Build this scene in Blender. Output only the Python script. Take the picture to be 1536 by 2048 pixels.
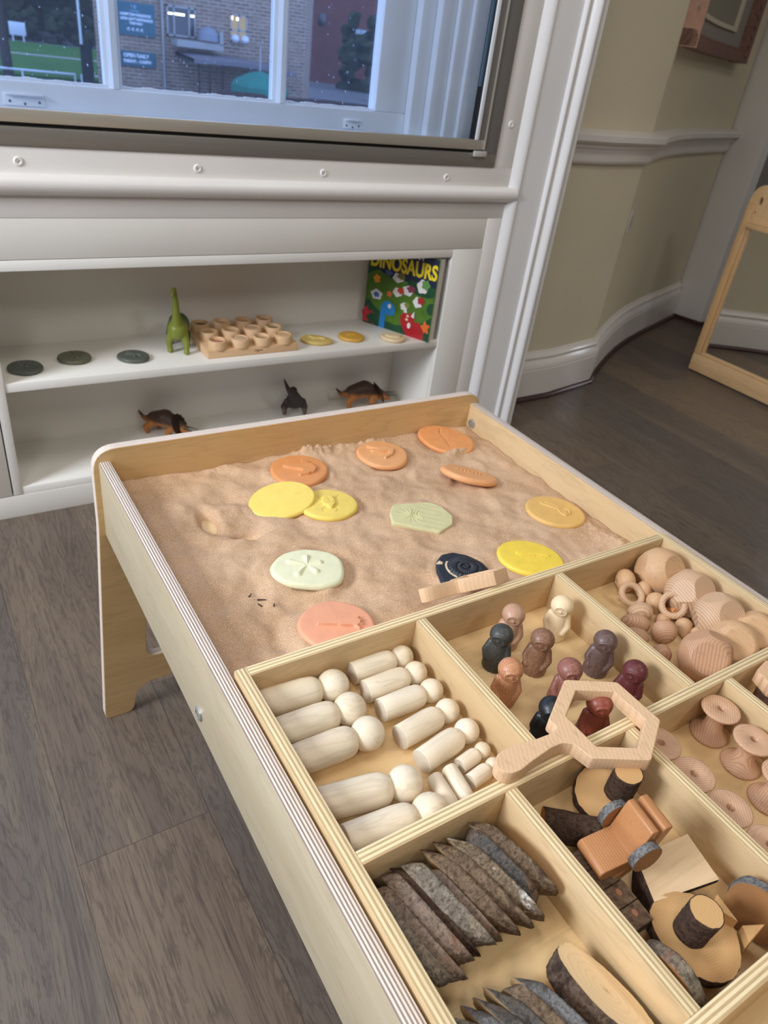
import bpy, bmesh, math, random
import numpy as np
from mathutils import Vector, Matrix, noise

for o in list(bpy.data.objects):
    bpy.data.objects.remove(o)
SC = bpy.context.scene
COL = SC.collection
PI = math.pi
R = math.radians
random.seed(7)


def S(r, g, b):
    """sRGB 0-255 to linear"""
    out = []
    for v in (r, g, b):
        v /= 255.0
        out.append(v / 12.92 if v <= 0.04045 else ((v + 0.055) / 1.055) ** 2.4)
    return tuple(out)


# ---------------------------------------------------------------- camera
cam = bpy.data.cameras.new('camera')
cam.sensor_fit = 'VERTICAL'
cam.sensor_height = 36
cam.lens = 1455.58 / 2048 * 36
cam.clip_start = 0.02
cam.clip_end = 400
cam.dof.use_dof = True
cam.dof.focus_distance = 0.86
cam.dof.aperture_fstop = 9.0
camo = bpy.data.objects.new('camera', cam)
COL.objects.link(camo)
camo.location = (-0.2058, -1.0781, 1.2052)
camo.rotation_euler = (0.9984, -0.1185, -0.5510)
SC.camera = camo

# ---------------------------------------------------------------- view and world
vs = SC.view_settings
vs.view_transform = 'Standard'
vs.look = 'None'
vs.gamma = 1
vs.use_curve_mapping = False
vs.exposure = 0.33
world = bpy.data.worlds.new('world')
SC.world = world
world.use_nodes = True
bg = world.node_tree.nodes['Background']
bg.inputs[0].default_value = (*S(172, 198, 246), 1)
bg.inputs[1].default_value = 2.0
SC.cycles.use_denoising = True
SC.cycles.max_bounces = 8
SC.cycles.diffuse_bounces = 5


def area(name, loc, rot, sx, sy, power, col):
    l = bpy.data.lights.new(name, 'AREA')
    l.shape = 'RECTANGLE'
    l.size = sx
    l.size_y = sy
    l.energy = power
    l.color = col
    o = bpy.data.objects.new(name, l)
    COL.objects.link(o)
    o.location = loc
    o.rotation_euler = rot
    return o


# added area lamps inside the room: assumed left-window daylight, assumed ceiling panels
area('assumed_window_light', (-2.50, -0.25, 2.10), (0, R(-68), 0), 0.8, 1.0, 72, (0.90, 0.95, 1.0))
ASSUMED_PANELS = [(0.1, -0.3), (-1.2, -1.9), (1.7, -0.7), (1.6, -2.4), (3.2, -0.4)]
PANEL_W = [6, 16, 5.5, 15, 3.2]
for (lx, ly), pw in zip(ASSUMED_PANELS, PANEL_W):
    area('assumed_ceiling_light', (lx, ly, 2.83), (0, 0, 0), 0.56, 0.56, pw, (1.0, 0.955, 0.89))


# ---------------------------------------------------------------- helpers
def tag(o, label=None, cat=None, group=None, kind=None):
    if label: o['label'] = label
    if cat: o['category'] = cat
    if group: o['group'] = group
    if kind: o['kind'] = kind
    return o


def thing(name, label, cat, loc=(0, 0, 0), rotz=0.0, group=None):
    o = bpy.data.objects.new(name, None)
    COL.objects.link(o)
    o.location = loc
    o.rotation_euler = (0, 0, rotz)
    o.empty_display_size = 0.02
    return tag(o, label, cat, group)


def finish(name, me, mats, parent=None, smooth=True, origin=(0, 0, 0), auto=None):
    """link mesh; vertices are in world coordinates relative to `origin` when unparented"""
    o = bpy.data.objects.new(name, me)
    COL.objects.link(o)
    if not isinstance(mats, (list, tuple)): mats = [mats]
    for m in mats: me.materials.append(m)
    if parent: o.parent = parent
    o.location = origin
    if smooth:
        for p in me.polygons: p.use_smooth = True
        if auto is not None:
            try:
                me.set_sharp_from_angle(angle=R(auto))
            except Exception:
                pass
    return o


def from_bm(name, bm, mats, parent=None, smooth=True, origin=(0, 0, 0), auto=30):
    me = bpy.data.meshes.new(name)
    bmesh.ops.recalc_face_normals(bm, faces=bm.faces)
    bm.to_mesh(me)
    bm.free()
    return finish(name, me, mats, parent, smooth, origin, auto)


def add_box(bm, x0, x1, y0, y1, z0, z1, bev=0.0, mi=0, M=None):
    vs_ = [bm.verts.new(v) for v in ((x0, y0, z0), (x1, y0, z0), (x1, y1, z0), (x0, y1, z0), (x0, y0, z1), (x1, y0, z1), (x1, y1, z1), (x0, y1, z1))]
    fs = [bm.faces.new([vs_[i] for i in q]) for q in ((3, 2, 1, 0), (4, 5, 6, 7), (0, 1, 5, 4), (1, 2, 6, 5), (2, 3, 7, 6), (3, 0, 4, 7))]
    for f in fs: f.material_index = mi
    if bev > 0:
        es = list({e for f in fs for e in f.edges})
        r = bmesh.ops.bevel(bm, geom=es, offset=bev, segments=2, affect='EDGES', profile=0.5)
        vs_ = list({v for f in r['faces'] for v in f.verts} | {v for v in vs_ if v.is_valid})
    if M is not None:
        bmesh.ops.transform(bm, matrix=M, verts=[v for v in vs_ if v.is_valid])
    return vs_


def box(name, x0, x1, y0, y1, z0, z1, m, parent=None, bev=0.001, off=(0, 0, 0)):
    """box given in world coordinates; `off` is the parent's location; the object's origin is its low corner"""
    bm = bmesh.new()
    add_box(bm, 0, x1 - x0, 0, y1 - y0, 0, z1 - z0, bev)
    return from_bm(name, bm, m, parent, True, (x0 - off[0], y0 - off[1], z0 - off[2]))


def board(name, x0, x1, y0, y1, z0, z1, axis, face, edge, parent=None, bev=0.0008, off=(0, 0, 0)):
    """sheet of ply: slot 0 on the big faces, slot 1 on the edges"""
    o = box(name, x0, x1, y0, y1, z0, z1, face, parent, bev, off)
    o.data.materials.append(edge)
    for p in o.data.polygons:
        if abs(p.normal[axis]) < 0.6: p.material_index = 1
    return o


def lathe(bm, prof, seg=40, M=None, mi=0, closed=False):
    """profile [(r,z)] turned about z"""
    rings = []
    for r, z in prof:
        if r < 1e-6:
            rings.append([bm.verts.new((0, 0, z))])
        else:
            rings.append([bm.verts.new((r * math.cos(2 * PI * i / seg), r * math.sin(2 * PI * i / seg), z)) for i in range(seg)])
    prs = list(zip(rings, rings[1:]))
    if closed: prs.append((rings[-1], rings[0]))
    for a, b in prs:
        for i in range(seg):
            j = (i + 1) % seg
            if len(a) == 1 and len(b) == 1: continue
            if len(a) == 1: f = bm.faces.new((a[0], b[i], b[j]))
            elif len(b) == 1: f = bm.faces.new((a[i], a[j], b[0]))
            else: f = bm.faces.new((a[i], a[j], b[j], b[i]))
            f.material_index = mi
    vs_ = [v for r in rings for v in r]
    if M is not None: bmesh.ops.transform(bm, matrix=M, verts=vs_)
    return vs_


def sweep(name, prof, path, m, parent=None, side=1.0, closed_prof=True, origin=(0, 0, 0), kind=None):
    """prof: [(out, z)], path: [(x,y)], out goes to the right of travel (side=1)"""
    bm = bmesh.new()
    n = len(path)
    rows = []
    for i, (x, y) in enumerate(path):
        d0 = Vector(path[i]) - Vector(path[i - 1]) if i > 0 else Vector(path[1]) - Vector(path[0])
        d1 = Vector(path[i + 1]) - Vector(path[i]) if i < n - 1 else d0
        d0.normalize(); d1.normalize()
        n0 = Vector((d0.y, -d0.x)); n1 = Vector((d1.y, -d1.x))
        nn = (n0 + n1)
        nn = nn / max(1e-6, nn.length)
        k = 1.0 / max(0.3, nn.dot(n0))
        rows.append([bm.verts.new((x + nn.x * o * k * side - origin[0], y + nn.y * o * k * side - origin[1], z - origin[2])) for o, z in prof])
    m_ = len(prof)
    for a, b in zip(rows, rows[1:]):
        for i in range(m_ if closed_prof else m_ - 1):
            j = (i + 1) % m_
            bm.faces.new((a[i], b[i], b[j], a[j]))
    if closed_prof:
        bm.faces.new(rows[0]); bm.faces.new(list(reversed(rows[-1])))
    o = from_bm(name, bm, m, parent, True, origin, 35)
    if kind: o['kind'] = kind
    return o


def curve_mesh(name, loops, thick, bevel, m, parent=None, origin=(0, 0, 0), rot=(0, 0, 0), res=1):
    """flat outline(s) with holes, extruded about z=0"""
    cu = bpy.data.curves.new(name, 'CURVE')
    cu.dimensions = '2D'
    cu.fill_mode = 'BOTH'
    cu.extrude = max(0.00001, thick / 2 - bevel)
    cu.bevel_depth = bevel
    cu.bevel_resolution = res
    cu.offset = -bevel
    for lp in loops:
        sp = cu.splines.new('POLY')
        sp.points.add(len(lp) - 1)
        for p, (x, y) in zip(sp.points, lp): p.co = (x, y, 0, 1)
        sp.use_cyclic_u = True
    t = bpy.data.objects.new('t', cu)
    me = bpy.data.meshes.new_from_object(t)
    bpy.data.objects.remove(t)
    bpy.data.curves.remove(cu)
    me.name = name
    me.materials.clear()
    o = finish(name, me, m, parent, True, origin, 30)
    o.rotation_euler = rot
    return o


def text_mesh(name, body, size, depth, m, parent=None, origin=(0, 0, 0), rot=(0, 0, 0), align='CENTER', bold=0.0, sx=1.0):
    cu = bpy.data.curves.new(name, 'FONT')
    cu.body = body
    cu.size = size
    cu.extrude = depth
    cu.align_x = align
    cu.offset = bold
    t = bpy.data.objects.new('t', cu)
    me = bpy.data.meshes.new_from_object(t)
    bpy.data.objects.remove(t)
    bpy.data.curves.remove(cu)
    me.name = name
    me.materials.clear()
    o = finish(name, me, m, parent, False, origin)
    o.rotation_euler = rot
    o.scale = (sx, 1, 1)
    return o


def round_poly(pts, rad, seg=6):
    """round the corners of a polygon; rad may be a list"""
    out = []
    n = len(pts)
    for i in range(n):
        p = Vector(pts[i]); a = Vector(pts[i - 1]); b = Vector(pts[(i + 1) % n])
        r = rad[i] if isinstance(rad, (list, tuple)) else rad
        if r <= 0:
            out.append(tuple(p)); continue
        u = (a - p); v = (b - p)
        lu, lv = u.length, v.length
        u.normalize(); v.normalize()
        ang = math.acos(max(-1, min(1, u.dot(v))))
        d = min(r / math.tan(ang / 2), lu * 0.48, lv * 0.48)
        p0 = p + u * d; p1 = p + v * d
        for k in range(seg + 1):
            t = k / seg
            q = p0 * (1 - t) ** 2 + p * 2 * t * (1 - t) + p1 * t ** 2
            out.append((q.x, q.y))
    return out


def add_capsule(bm, a, b, ra, rb, seg=14):
    """tapered limb with round ends"""
    a = Vector(a); b = Vector(b)
    d = b - a
    L = d.length
    q = d.to_track_quat('Z', 'Y').to_matrix().to_4x4() if L > 1e-7 else Matrix.Identity(4)
    prof = [(0, -ra)]
    for k in range(1, 5): prof.append((ra * math.sin(k * PI / 10), -ra * math.cos(k * PI / 10)))
    prof.append((ra, 0)); prof.append((rb, L))
    for k in range(4, 0, -1): prof.append((rb * math.sin(k * PI / 10), L + rb * math.cos(k * PI / 10)))
    prof.append((0, L + rb))
    lathe(bm, prof, seg, Matrix.Translation(a) @ q)


def remeshed(name, bm, voxel, smooth_it=3):
    """one continuous skin around overlapping volumes"""
    me = bpy.data.meshes.new('t')
    bmesh.ops.recalc_face_normals(bm, faces=bm.faces)
    bm.to_mesh(me); bm.free()
    o = bpy.data.objects.new('t', me)
    COL.objects.link(o)
    md = o.modifiers.new('r', 'REMESH'); md.mode = 'VOXEL'; md.voxel_size = voxel
    ms = o.modifiers.new('s', 'SMOOTH'); ms.factor = 0.5; ms.iterations = smooth_it
    dg = bpy.context.evaluated_depsgraph_get()
    dg.update()
    out = bpy.data.meshes.new_from_object(o.evaluated_get(dg))
    bpy.data.objects.remove(o)
    out.name = name
    return out


def dup(root, loc=None, rot=None, label=None, group=None, mat=None):
    r = root.copy(); COL.objects.link(r)
    if loc is not None: r.location = loc
    if rot is not None: r.rotation_euler = rot
    if label: r['label'] = label
    if group: r['group'] = group
    for ch in list(root.children):
        c = ch.copy(); COL.objects.link(c); c.parent = r
        for g in ch.children:
            d = g.copy(); COL.objects.link(d); d.parent = c
    return r


# ---------------------------------------------------------------- materials
class Mt:
    def __init__(s, name, rough=0.5, spec=0.5):
        s.m = bpy.data.materials.new(name)
        s.m.use_nodes = True
        s.nt = s.m.node_tree
        s.b = s.nt.nodes['Principled BSDF']
        s.b.inputs['Roughness'].default_value = rough
        s.b.inputs['Specular IOR Level'].default_value = spec
        s.tc = s.nt.nodes.new('ShaderNodeTexCoord')

    def link(s, a, b): s.nt.links.new(a, b)

    def val(s, inp, v):
        if hasattr(v, 'is_linked') or hasattr(v, 'links'): s.link(v, inp)
        elif isinstance(v, (tuple, list)) and len(v) == 3 and inp.type == 'RGBA': inp.default_value = (*v, 1)
        else: inp.default_value = v

    def coord(s, kind='Object', scale=(1, 1, 1), rot=(0, 0, 0), loc=(0, 0, 0)):
        mp = s.nt.nodes.new('ShaderNodeMapping')
        s.link(s.tc.outputs[kind], mp.inputs[0])
        mp.inputs['Scale'].default_value = scale
        mp.inputs['Rotation'].default_value = rot
        mp.inputs['Location'].default_value = loc
        return mp.outputs[0]

    def noise(s, vec, scale=5, detail=4, rough=0.5, dist=0.0, color=False):
        n = s.nt.nodes.new('ShaderNodeTexNoise')
        s.link(vec, n.inputs['Vector'])
        n.inputs['Scale'].default_value = scale
        n.inputs['Detail'].default_value = detail
        n.inputs['Roughness'].default_value = rough
        n.inputs['Distortion'].default_value = dist
        return n.outputs['Color' if color else 'Fac']

    def wave(s, vec, scale=5, dist=0, detail=2, dscale=1.0, kind='BANDS', direction='X', profile='SIN'):
        n = s.nt.nodes.new('ShaderNodeTexWave')
        s.link(vec, n.inputs['Vector'])
        n.wave_type = kind
        if kind == 'BANDS': n.bands_direction = direction
        else: n.rings_direction = direction
        n.wave_profile = profile
        n.inputs['Scale'].default_value = scale
        n.inputs['Distortion'].default_value = dist
        n.inputs['Detail'].default_value = detail
        n.inputs['Detail Scale'].default_value = dscale
        return n.outputs['Fac']

    def voronoi(s, vec, scale=5, feature='F1', out='Distance'):
        n = s.nt.nodes.new('ShaderNodeTexVoronoi')
        s.link(vec, n.inputs['Vector'])
        n.feature = feature
        n.inputs['Scale'].default_value = scale
        return n.outputs[out]

    def ramp(s, fac, stops, interp='LINEAR'):
        n = s.nt.nodes.new('ShaderNodeValToRGB')
        cr = n.color_ramp
        cr.interpolation = interp
        while len(cr.elements) < len(stops): cr.elements.new(0.5)
        for e, (p, c) in zip(cr.elements, stops):
            e.position = p
            e.color = (*c, 1) if isinstance(c, (tuple, list)) else (c, c, c, 1)
        s.link(fac, n.inputs[0])
        return n.outputs[0]

    def mix(s, a, b, fac, mode='MIX'):
        n = s.nt.nodes.new('ShaderNodeMix')
        n.data_type = 'RGBA'
        n.blend_type = mode
        s.val(n.inputs[0], fac); s.val(n.inputs[6], a); s.val(n.inputs[7], b)
        return n.outputs[2]

    def math(s, op, a, b=0.0, c=0.0):
        n = s.nt.nodes.new('ShaderNodeMath')
        n.operation = op
        s.val(n.inputs[0], a); s.val(n.inputs[1], b); s.val(n.inputs[2], c)
        return n.outputs[0]

    def sep(s, vec):
        n = s.nt.nodes.new('ShaderNodeSeparateXYZ')
        s.link(vec, n.inputs[0])
        return n.outputs

    def comb(s, x, y, z):
        n = s.nt.nodes.new('ShaderNodeCombineXYZ')
        s.val(n.inputs[0], x); s.val(n.inputs[1], y); s.val(n.inputs[2], z)
        return n.outputs[0]

    def obj_random(s):
        return s.nt.nodes.new('ShaderNodeObjectInfo').outputs['Random']

    def bump(s, h, strength=0.3, dist=0.001):
        n = s.nt.nodes.new('ShaderNodeBump')
        n.inputs['Strength'].default_value = strength
        n.inputs['Distance'].default_value = dist
        s.link(h, n.inputs['Height'])
        s.link(n.outputs[0], s.b.inputs['Normal'])

    def col(s, c):
        s.val(s.b.inputs['Base Color'], c)
        return s

    def rough(s, v): s.val(s.b.inputs['Roughness'], v)


def plain(name, c, rough=0.5, spec=0.5, metal=0.0, var=0.0, vscale=20, bump=0.0):
    m = Mt(name, rough, spec)
    m.b.inputs['Metallic'].default_value = metal
    if var > 0:
        n = m.noise(m.coord(), vscale, 4)
        m.col(m.mix(c, tuple(x * (1 - var) for x in c), m.ramp(n, [(0.35, 0.0), (0.65, 1.0)])))
    else:
        m.col(c)
    if bump > 0: m.bump(m.noise(m.coord(), vscale * 4, 3), bump, 0.001)
    return m.m


def paint(name, c, rough=0.38, spec=0.5):
    """brushed gloss paint"""
    m = Mt(name, rough, spec)
    n = m.noise(m.coord('Object', (3, 60, 60)), 6, 3)
    big = m.noise(m.coord(), 2.0, 2)
    m.col(m.mix(c, tuple(x * 0.94 for x in c), m.ramp(big, [(0.4, 0.0), (0.6, 1.0)])))
    m.bump(n, 0.10, 0.0006)
    return m.m


def ply_face(name, c1, c2, grain='X', rough=0.42, strength=1.0):
    m = Mt(name, rough, 0.4)
    sc = {'X': (1.6, 14, 14), 'Y': (14, 1.6, 14), 'Z': (14, 14, 1.6)}[grain]
    v = m.coord('Object', sc)
    rnd = m.obj_random()
    off = m.math('MULTIPLY', rnd, 37.0)
    add = m.nt.nodes.new('ShaderNodeVectorMath'); add.operation = 'ADD'
    m.link(v, add.inputs[0]); m.link(m.comb(off, off, off), add.inputs[1])
    v = add.outputs[0]
    a = m.noise(v, 1.3, 5, 0.55, 0.4)
    w = m.math('FRACT', m.math('MULTIPLY', a, 9.0))
    w = m.math('ABSOLUTE', m.math('SUBTRACT', w, 0.5))
    lines = m.ramp(w, [(0.0, 1.0), (0.16, 0.0)])
    fine = m.noise(v, 9.0, 4, 0.7)
    base = m.mix(c1, c2, m.ramp(a, [(0.3, 0.0), (0.7, 1.0)]))
    dark = tuple(x * 0.80 for x in c2)
    base = m.mix(base, dark, m.math('MULTIPLY', lines, 0.38 * strength))
    base = m.mix(base, dark, m.math('MULTIPLY', m.ramp(fine, [(0.5, 0.0), (0.75, 1.0)]), 0.35 * strength))
    m.col(base)
    return m.m


def ply_edge(name, axis, thick, n, light, dark, along, rough=0.6):
    """edge of plywood: n veneers across `axis`, streaks along `along`; object origin is the board's low corner"""
    m = Mt(name, rough, 0.3)
    xyz = m.sep(m.coord())
    sc = [26, 26, 26]; sc[along] = 3
    nz = m.noise(m.coord('Object', tuple(sc)), 6, 4, 0.6)
    wob = m.math('MULTIPLY', m.math('SUBTRACT', nz, 0.5), 0.0009)
    t = m.math('MULTIPLY', m.math('ADD', xyz[axis], wob), n / thick)
    fr = m.math('FRACT', t)
    stripe = m.ramp(fr, [(0.0, 0.0), (0.06, 0.0), (0.13, 1.0), (0.52, 0.9), (0.60, 0.0), (1.0, 0.0)])
    sc2 = [300, 300, 300]; sc2[along] = 14
    st = m.noise(m.coord('Object', tuple(sc2)), 2.2, 3, 0.7)
    d2 = m.mix(dark, tuple(min(1, x * 1.5) for x in dark), m.ramp(st, [(0.3, 0.0), (0.7, 1.0)]))
    l2 = m.mix(light, tuple(x * 0.86 for x in light), m.ramp(st, [(0.35, 0.0), (0.75, 1.0)]))
    m.col(m.mix(l2, d2, stripe))
    m.bump(st, 0.2, 0.0004)
    return m.m


# -- paints
M_WHITE = paint('white_gloss_paint', S(240, 236, 232), 0.30)
M_WHITE2 = paint('white_satin_board', S(240, 237, 230), 0.45)
M_CASE = paint('white_casing_paint', S(238, 236, 235), 0.28)
M_SASH = plain('sash_daylight_tint_paint', S(240, 245, 252), 0.4, var=0.05, vscale=9)  # white paint with the blue cast of daylight put into its colour
M_WALL = plain('beige_wall_paint', S(224, 215, 190), 0.85, 0.2, var=0.03, vscale=3)
M_WALL2 = plain('grey_wall_paint', S(140, 136, 130), 0.85, 0.2)
M_CEIL = plain('ceiling_paint', S(196, 192, 184), 0.9, 0.1)
M_WALLD = plain('bounce_damping_wall_paint', S(112, 106, 98), 0.9, 0.1)  # unseen walls (and ceiling) toned down to cut bounced light
M_SHOE = plain('dark_red_shoe_moulding', S(62, 34, 34), 0.4)
M_ALU = Mt('brushed_aluminium', 0.36, 0.5)
M_ALU.b.inputs['Metallic'].default_value = 0.45
_n = M_ALU.noise(M_ALU.coord('Object', (0.6, 60, 60)), 5, 4)
M_ALU.col(M_ALU.mix(S(134, 129, 122), S(156, 151, 144), _n))
M_ALU = M_ALU.m
M_ALUV = plain('brushed_aluminium_upright', S(140, 137, 132), 0.38, metal=0.45)
M_ALUL = plain('silver_aluminium_sash', S(200, 194, 182), 0.35, metal=0.55)
M_BLACK = plain('black_gasket', S(12, 12, 13), 0.5)
M_STEEL = plain('zinc_steel', S(178, 178, 170), 0.35, metal=0.6)

# -- plywood
FACE_IN = (S(218, 190, 148), S(202, 172, 128))
M_PFX = ply_face('birch_ply_grain_x', *FACE_IN, 'X')
M_PFY = ply_face('birch_ply_grain_y', *FACE_IN, 'Y')
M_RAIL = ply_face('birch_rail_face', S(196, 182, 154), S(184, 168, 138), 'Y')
M_ENDP = ply_face('birch_end_panel_face', S(224, 190, 138), S(212, 176, 124), 'X')
M_FLOORP = ply_face('birch_tray_floor', S(234, 204, 154), S(220, 184, 132), 'X', strength=0.7)
LIGHT = S(240, 226, 196)
M_REDGE = ply_edge('ply_edge_rail', 0, 0.018, 5, S(238, 226, 212), S(128, 108, 100), 1)
M_EEDGE = ply_edge('ply_edge_end_panel', 2, 0.018, 5, S(236, 222, 205), S(176, 158, 150), 0)
M_IEX = ply_edge('ply_edge_insert_across_x', 0, 0.0143, 3, S(238, 218, 176), S(172, 146, 106), 1)
M_IEY = ply_edge('ply_edge_insert_across_y', 1, 0.0143, 3, S(238, 218, 176), S(172, 146, 106), 0)


def beech(name, c1, c2, sc=1.0, rot=(0, 0, 0), fleck=0.5, bands=0.5, rough=0.55, freq=300):
    m = Mt(name, rough, 0.35)
    v = m.coord('Object', (1, 1, 1), rot)
    w = m.wave(v, freq * sc / 6.28, 1.1, 2, 0.12, 'BANDS', 'X')
    vf = m.coord('Object', (420 * sc, 60 * sc, 420 * sc), rot)
    f = m.noise(vf, 1.0, 3, 0.6)
    base = m.mix(c1, c2, m.math('MULTIPLY', m.ramp(w, [(0.45, 0.0), (0.9, 1.0)]), bands))
    base = m.mix(base, tuple(x * 0.72 for x in c2), m.math('MULTIPLY', m.ramp(f, [(0.55, 0.0), (0.75, 1.0)]), fleck))
    m.col(base)
    return m.m


M_BEECH = beech('beech_flecked', S(226, 190, 152), S(208, 166, 126), 1.0, (0, 0, 0.5), 0.55, 0.35, 0.5, 420)
M_SPOOL = beech('beech_spool', S(208, 168, 136), S(178, 134, 104), 1.0, (0, 0, 0.9), 0.35, 0.55, 0.55, 700)
M_STONE_A = beech('beech_pebble_fine', S(210, 174, 139), S(163, 126, 102), 1.0, (0.3, 0.2, 0.5), 0.3, 0.62, 0.5, 620)
M_STONE_B = beech('beech_pebble_plain', S(208, 169, 128), S(186, 143, 106), 1.0, (0.9, 0.4, 0.1), 0.6, 0.35, 0.5, 800)
M_STONE_C = beech('beech_pebble_rose', S(197, 154, 120), S(158, 117, 91), 1.0, (0.2, 1.2, 0.8), 0.3, 0.55, 0.5, 700)
M_PEG = ply_face('pale_maple_peg', S(238, 226, 204), S(226, 208, 180), 'Z', 0.5, 1.3)
M_PEGEND = plain('peg_end_grain', S(206, 192, 172), 0.7, var=0.1, vscale=200)


def rings(name, c1, c2, freq=900, rough=0.65, cx=0.0, cy=0.0):
    m = Mt(name, rough, 0.25)
    v = m.coord('Object', (1, 1, 1), (0, 0, 0), (-cx, -cy, 0))
    xyz = m.sep(v)
    n = m.noise(v, 45, 3, 0.5)
    r = m.math('SQRT', m.math('ADD', m.math('MULTIPLY', xyz[0], xyz[0]), m.math('MULTIPLY', xyz[1], xyz[1])))
    r2 = m.math('ADD', r, m.math('MULTIPLY', n, 0.006))
    w = m.math('SINE', m.math('MULTIPLY', r2, freq * 3.2))
    w = m.ramp(w, [(0.4, 0.0), (1.0, 1.0)])
    base = m.mix(c1, c2, m.math('MULTIPLY', w, 0.28))
    rim = m.ramp(m.math('MULTIPLY', r, 22.0), [(0.55, 0.0), (0.8, 1.0)])
    base = m.mix(base, tuple(x * 0.8 for x in c2), m.math('MULTIPLY', rim, 0.3))
    m.col(base)
    return m.m


M_RINGS = rings('wood_rings_tan', S(206, 164, 112), S(170, 124, 78))
M_RINGS_L = rings('wood_rings_pale', S(238, 206, 160), S(216, 176, 124), 700)
M_RINGS_D = rings('wood_rings_brown', S(164, 118, 76), S(126, 84, 50), 900)


def bark(name, c1, c2, c3, sc=1.0, strength=0.9):
    m = Mt(name, 0.85, 0.2)
    v = m.coord()
    n = m.noise(v, 95 * sc, 6, 0.7, 1.2)
    n2 = m.noise(v, 260 * sc, 4, 0.7)
    n3 = m.noise(v, 28 * sc, 3, 0.6, 1.0)
    b = m.mix(c1, c2, m.ramp(n, [(0.38, 0.0), (0.62, 1.0)]))
    b = m.mix(b, c3, m.math('MULTIPLY', m.ramp(n3, [(0.56, 0.0), (0.66, 1.0)]), 0.8))
    b = m.mix(b, tuple(x * 0.35 for x in c1), m.math('MULTIPLY', m.ramp(n2, [(0.48, 0.0), (0.66, 1.0)]), 0.85))
    m.col(b)
    m.bump(m.math('ADD', n, m.math('MULTIPLY', n2, 0.5)), strength, 0.0025)
    return m.m


M_BARK_G = bark('grey_bark', S(111, 100, 89), S(152, 141, 125), S(172, 154, 129))
M_BARK_B = bark('brown_bark', S(100, 81, 63), S(137, 116, 94), S(81, 63, 51))
M_BARK_R = bark('reddish_grey_bark', S(117, 100, 89), S(151, 131, 114), S(145, 103, 81))
M_BARK_W = bark('lichen_bark', S(108, 90, 71), S(152, 135, 111), S(235, 232, 224))
M_BARK_BL = bark('slate_bark', S(76, 75, 75), S(114, 102, 89), S(131, 89, 57))
M_BARK_D = bark('dark_bark', S(63, 48, 40), S(89, 68, 55), S(46, 33, 30))
M_BARK_S = bark('silver_grey_bark', S(100, 98, 97), S(135, 133, 131), S(89, 76, 67), 1.4, 0.5)


def resin(name, c, speck=0.25, rough=0.45, sss=0.0, sp_scale=900, light=1.7):
    m = Mt(name, rough, 0.5)
    n = m.noise(m.coord(), sp_scale, 2, 0.5)
    b = m.mix(c, tuple(min(1, x * light + 0.02) for x in c), m.math('MULTIPLY', m.ramp(n, [(0.5, 0.0), (0.68, 1.0)]), speck))
    n2 = m.noise(m.coord(), 70, 3, 0.5)
    b = m.mix(b, tuple(x * 0.8 for x in c), m.math('MULTIPLY', m.ramp(n2, [(0.4, 0.0), (0.7, 1.0)]), 0.35))
    m.col(b)
    m.bump(n, 0.08, 0.0003)
    if sss:
        m.b.inputs['Subsurface Weight'].default_value = sss
        m.b.inputs['Subsurface Radius'].default_value = (0.006, 0.004, 0.002)
        m.b.inputs['Subsurface Scale'].default_value = 1.0
    return m.m


def floor_mat():
    m = Mt('oak_vinyl_planks', 0.42, 0.4)
    xyz = m.sep(m.coord('Object'))
    W_ = 0.228
    u = m.math('DIVIDE', m.math('ADD', xyz[0], 0.064), W_)
    col = m.math('FLOOR', u)
    fu = m.math('FRACT', u)
    wn = m.nt.nodes.new('ShaderNodeTexWhiteNoise'); wn.noise_dimensions = '1D'
    m.link(col, wn.inputs['W'])
    v = m.math('DIVIDE', m.math('ADD', xyz[1], m.math('MULTIPLY', wn.outputs['Value'], 1.3)), 1.3)
    row = m.math('FLOOR', v)
    fv = m.math('FRACT', v)
    wn2 = m.nt.nodes.new('ShaderNodeTexWhiteNoise'); wn2.noise_dimensions = '3D'
    m.link(m.comb(col, row, 3.3), wn2.inputs['Vector'])
    rnd = wn2.outputs['Value']
    vec = m.comb(m.math('ADD', xyz[0], m.math('MULTIPLY', rnd, 31.0)), m.math('MULTIPLY', xyz[1], 0.13), m.math('MULTIPLY', rnd, 17.0))
    g1 = m.noise(vec, 9, 6, 0.62, 0.9)
    lines = m.math('ABSOLUTE', m.math('SUBTRACT', m.math('FRACT', m.math('MULTIPLY', g1, 16.0)), 0.5))
    vec2 = m.comb(m.math('MULTIPLY', xyz[0], 1.0), m.math('MULTIPLY', xyz[1], 0.045), rnd)
    g2 = m.noise(vec2, 260, 4, 0.7)
    tone = m.ramp(rnd, [(0.0, S(98, 90, 85)), (0.35, S(109, 96, 86)), (0.6, S(134, 114, 94)), (1.0, S(103, 91, 83))])
    b = m.mix(tone, S(139, 123, 103), m.math('MULTIPLY', m.ramp(g1, [(0.45, 0.0), (0.7, 1.0)]), 0.5))
    b = m.mix(b, S(63, 55, 51), m.math('MULTIPLY', m.ramp(lines, [(0.02, 1.0), (0.22, 0.0)]), 0.42))
    b = m.mix(b, S(61, 53, 49), m.math('MULTIPLY', m.ramp(g2, [(0.5, 0.0), (0.68, 1.0)]), 0.55))
    seam = m.math('MAXIMUM', m.math('LESS_THAN', fu, 0.007), m.math('LESS_THAN', fv, 0.0012))
    b = m.mix(b, S(51, 44, 40), m.math('MULTIPLY', seam, 0.6))
    m.col(b)
    m.bump(g2, 0.12, 0.0006)
    return m.m


M_FLOOR = floor_mat()


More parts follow.
